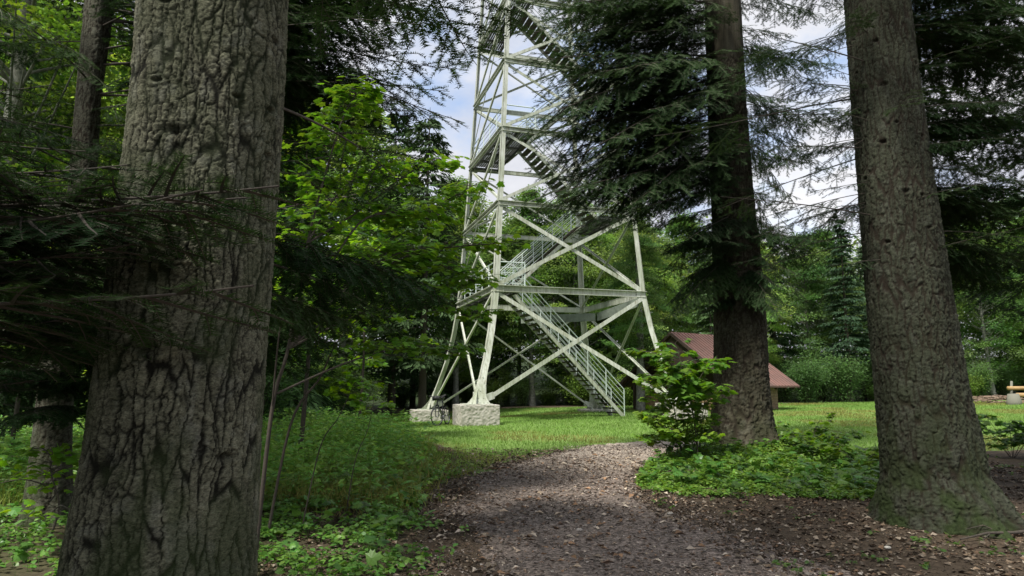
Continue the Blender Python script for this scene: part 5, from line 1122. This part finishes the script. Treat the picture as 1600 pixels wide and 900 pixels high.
# ---------------------------------------------------------------- hut
M_roof = simple('red_brown_sheet_roof', (.175, .088, .072), .75, noise=(1.3, (.10, .06, .05), .3, .7), bump=.2, bscale=30)
def planks(name, c1, c2, scale=7, horiz=True):
    def b(t, o):
        N, L = t.nodes.new, t.links.new; tc = N('ShaderNodeTexCoord'); sp = N('ShaderNodeSeparateXYZ'); L(tc.outputs['Object'], sp.inputs[0])
        m = N('ShaderNodeMath'); m.operation = 'MULTIPLY'; m.inputs[1].default_value = scale; L(sp.outputs[2], m.inputs[0])
        fr = N('ShaderNodeMath'); fr.operation = 'FRACT'; L(m.outputs[0], fr.inputs[0])
        r = N('ShaderNodeValToRGB'); r.color_ramp.elements[0].color = (.015, .01, .008, 1); r.color_ramp.elements[1].position = .12; r.color_ramp.elements[1].color = (1, 1, 1, 1); L(fr.outputs[0], r.inputs[0])
        n = N('ShaderNodeTexNoise'); n.inputs['Scale'].default_value = 12; n.inputs['Detail'].default_value = 6; L(tc.outputs['Object'], n.inputs['Vector'])
        r2 = N('ShaderNodeValToRGB'); r2.color_ramp.elements[0].color = (*c1, 1); r2.color_ramp.elements[1].color = (*c2, 1); r2.color_ramp.elements[0].position = .35; r2.color_ramp.elements[1].position = .65; L(n.outputs['Fac'], r2.inputs[0])
        mm = N('ShaderNodeMixRGB'); mm.blend_type = 'MULTIPLY'; mm.inputs[0].default_value = 1; L(r.outputs[0], mm.inputs[1]); L(r2.outputs[0], mm.inputs[2])
        p = N('ShaderNodeBsdfPrincipled'); p.inputs['Roughness'].default_value = .75; L(mm.outputs[0], p.inputs['Base Color']); L(p.outputs[0], o.inputs[0])
    return mat(name, b)
M_log = planks('weathered_boards', (.13, .085, .045), (.26, .18, .10)); M_dark = simple('dark_timber', (.07, .048, .034), .8, noise=(8, (.035, .025, .018), .3, .7))
M_yel = simple('yellow_door_wood', (.38, .24, .08), .6, noise=(7, (.27, .16, .055), .3, .7))
rd = norm([.775, .632, 0]); rp = norm([.632, -.775, 0]); apx = np.array([8.13, 35.0, 0]); hz0 = gz(10, 36)
hut = empty('hut', (apx[0], apx[1], hz0)); hut.rotation_euler = (0, 0, math.atan2(rd[1], rd[0])); tag(hut, 'wooden hut with red-brown pitched roof beyond the furrowed fir', 'hut')
# local frame: x along ridge (away), y to the left; right eave at y=-3.66
AZ, EZ, HW, LN = 4.25 - hz0, 1.52 - hz0, 3.75, 5.6
mb = MB()
for s in (-1, 1):
    o_ = np.array([(-.0, 0, AZ), (LN, 0, AZ), (LN, s * HW, EZ), (0, s * HW, EZ)]); n_ = np.array([0, 0, -.09])
    v = np.vstack([o_, o_ + n_]); mb.add(v, None, [[0, 1, 2, 3], [7, 6, 5, 4], [0, 3, 7, 4], [1, 5, 6, 2], [3, 2, 6, 7]] if s > 0 else [[3, 2, 1, 0], [4, 5, 6, 7], [4, 7, 3, 0], [2, 6, 5, 1], [7, 6, 2, 3]])
    for k in range(19):    # sheet ribs
        x = .15 + k * (LN - .3) / 18; bar(mb, (x, s * .04, AZ + .01), (x, s * (HW - .01), EZ + .012), .03, .03)
roof = link('roof', mb.mesh('hut_roof', M_roof), hut)
for x in (-.03, LN + .03):
    for s in (-1, 1): mb = MB(); bar(mb, (x, s * .03, AZ - .10), (x, s * HW, EZ - .10), .05, .15); link('bargeboard', mb.mesh('bargeboard', M_dark), roof)  # dark colour paints in the shade of the eave; boards themselves are paler
for x in np.linspace(.3, LN - .3, 7):
    for s in (-1, 1): mb = MB(); bar(mb, (x, s * .05, AZ - .18), (x, s * (HW - .1), EZ - .17), .09, .13); link('rafter', mb.mesh('rafter', M_dark), roof)
mb = MB(); wx0 = 1.7
for (c, e) in [((wx0 + (LN - .5 - wx0) / 2, -2.75, (EZ + .7) / 2 - .15), (LN - .5 - wx0, .12, EZ + .85)), ((wx0 + (LN - .5 - wx0) / 2, 2.75, (EZ + .7) / 2 - .15), (LN - .5 - wx0, .12, EZ + .85)), ((LN - .5, 0, EZ / 2 + .2), (.12, 5.38, EZ + .9))]: box(mb, c, e)
# gable wall up to the roof, set back behind the porch
for x in (wx0,):
    v = np.array([(x, -2.7, -.2), (x, 2.7, -.2), (x, 2.7, EZ + .55), (x, 0, AZ - .25), (x, -2.7, EZ + .55)]); v2 = v + [.1, 0, 0]
    mb.add(np.vstack([v, v2]), [[0, 4, 3], [0, 3, 2], [0, 2, 1], [5, 8, 9], [5, 7, 8], [5, 6, 7]])
link('wall', mb.mesh('hut_wall', M_log), hut)
mb = MB(); v = np.array([(0.12, -2.2, EZ + 1.0), (0.12, 2.2, EZ + 1.0), (.12, 0, AZ - .22)]); mb.add(np.vstack([v, v + [.08, 0, 0]]), [[0, 2, 1], [3, 4, 5], ], [[0, 1, 4, 3]]); link('gable_board', mb.mesh('gable_board', M_dark), hut)
for y_ in (-2.7, -.95, .95, 2.7):
    mb = MB(); tube(mb, [(.25, y_, -.1), (.25, y_, EZ + .75 if abs(y_) > 2 else EZ + 1.1)], [.10, .09], 10); link('porch_post', mb.mesh('porch_post', M_dark, True), hut)
for y0, y1 in ((.95, 2.7), (-2.7, -1.0)):
    mb = MB()
    for k in range(4): bar(mb, (.25, y0, .2 + k * .15), (.25, y1, .2 + k * .15), .05, .16 - .002 * k)
    link('porch_rail', mb.mesh('porch_rail', M_log), hut)
mb = MB(); box(mb, (LN * .62, -2.82, (EZ + .2) / 2), (.9, .05, EZ + .1)); dr = link('door', mb.mesh('door', M_yel), hut)
mb = MB(); tube(mb, [(LN * .62 - .35, -2.86, .75), (LN * .62 - .35, -2.88, .9)], [.012, .012], 6, cap=True); link('handle', mb.mesh('handle', M_metal), dr)
mb = MB(); box(mb, (wx0 - .03, -1.2, 1.2), (.06, .9, 1.9)); link('entrance_door', mb.mesh('entrance_door', M_dark), hut)
# bare trunk left of the hut porch
tp_ = at(1001, 645, 36.5); tz = gz(tp_[0], tp_[1])
root = empty('lichened_tree', (tp_[0], tp_[1], tz)); tag(root, 'short lichened tree between the stair foot and the hut porch', 'tree')
mb = MB(); t = np.linspace(0, 1, 8); tube(mb, np.stack([.08 * np.sin(t * 3), 0 * t, -.2 + 8.4 * t], 1), .26 * (1 - .6 * t), 12, (.2, .19, .16)); link('trunk', mb.mesh('lichen_trunk', M_beech, True), root)
cr2 = link('crown', BT[2][0], root); cr2.scale = (.55, .55, .62); cr2.location = (0, 0, 1.6)

# ---------------------------------------------------------------- log bench and brushwood
lb = at(1592, 622, 38.0); lz = gz(lb[0], lb[1]); M_stone = simple('mossy_stone', (.15, .145, .12), .9, noise=(5, (.14, .145, .11), .3, .7), bump=.6, bscale=20); M_peel = simple('peeled_yellow_log', (.36, .24, .10), .7, noise=(5, (.24, .15, .065), .3, .7))
bench = empty('log_bench', (lb[0], lb[1], lz), 0); tag(bench, 'yellow log bench on stone supports at the far side of the clearing', 'bench')
mb = MB(); tube(mb, [(-.1, 0, .55), (2.6, 0, .55)], [.12, .12], 12, cap=True); link('seat', mb.mesh('seat_log', M_peel, True), bench)
mb = MB(); tube(mb, [(-.3, .35, .92), (2.5, .35, .92)], [.11, .11], 12, cap=True); br_ = link('backrest', mb.mesh('backrest_log', M_peel, True), bench)
for x in (-.2, 2.3):
    mb = MB(); tube(mb, [(x, .1, -.1), (x, .1, .2), (x, .12, .62)], [.42, .36, .27], 9, cap=True); link('support', mb.mesh('stone_support', M_stone, True), bench)
    mb = MB(); tube(mb, [(x, .28, .5), (x + .25, .5, 1.3)], [.08, .06], 8, cap=True); link('backrest_post', mb.mesh('backrest_post', M_stone, True), bench)
rg = np.random.default_rng(31); hb_ = at(1555, 620, 41); hzz = gz(hb_[0], hb_[1]); mb = MB()
for i in range(70):
    a = rg.uniform(0, 3.14); l = rg.uniform(.5, 1.5); c = np.array([rg.normal(0, .9), rg.normal(0, .4), rg.uniform(.03, .4)]); d = np.array([math.cos(a), math.sin(a), rg.uniform(-.12, .3)]) * l / 2
    tube(mb, [c - d, c + d * .2 + [0, 0, .05], c + d], [.03, .022, .01], 5, (.3, .2, .14))
M_brush = simple('dry_brushwood', (.19, .145, .11), .8, noise=(4, (.2, .13, .09), .3, .7))
o = link('brushwood_heap', mb.mesh('brushwood_heap', M_brush, True)); o.location = (hb_[0], hb_[1], hzz); tag(o, 'heap of dry brushwood next to the log bench', 'brushwood', kind='stuff')
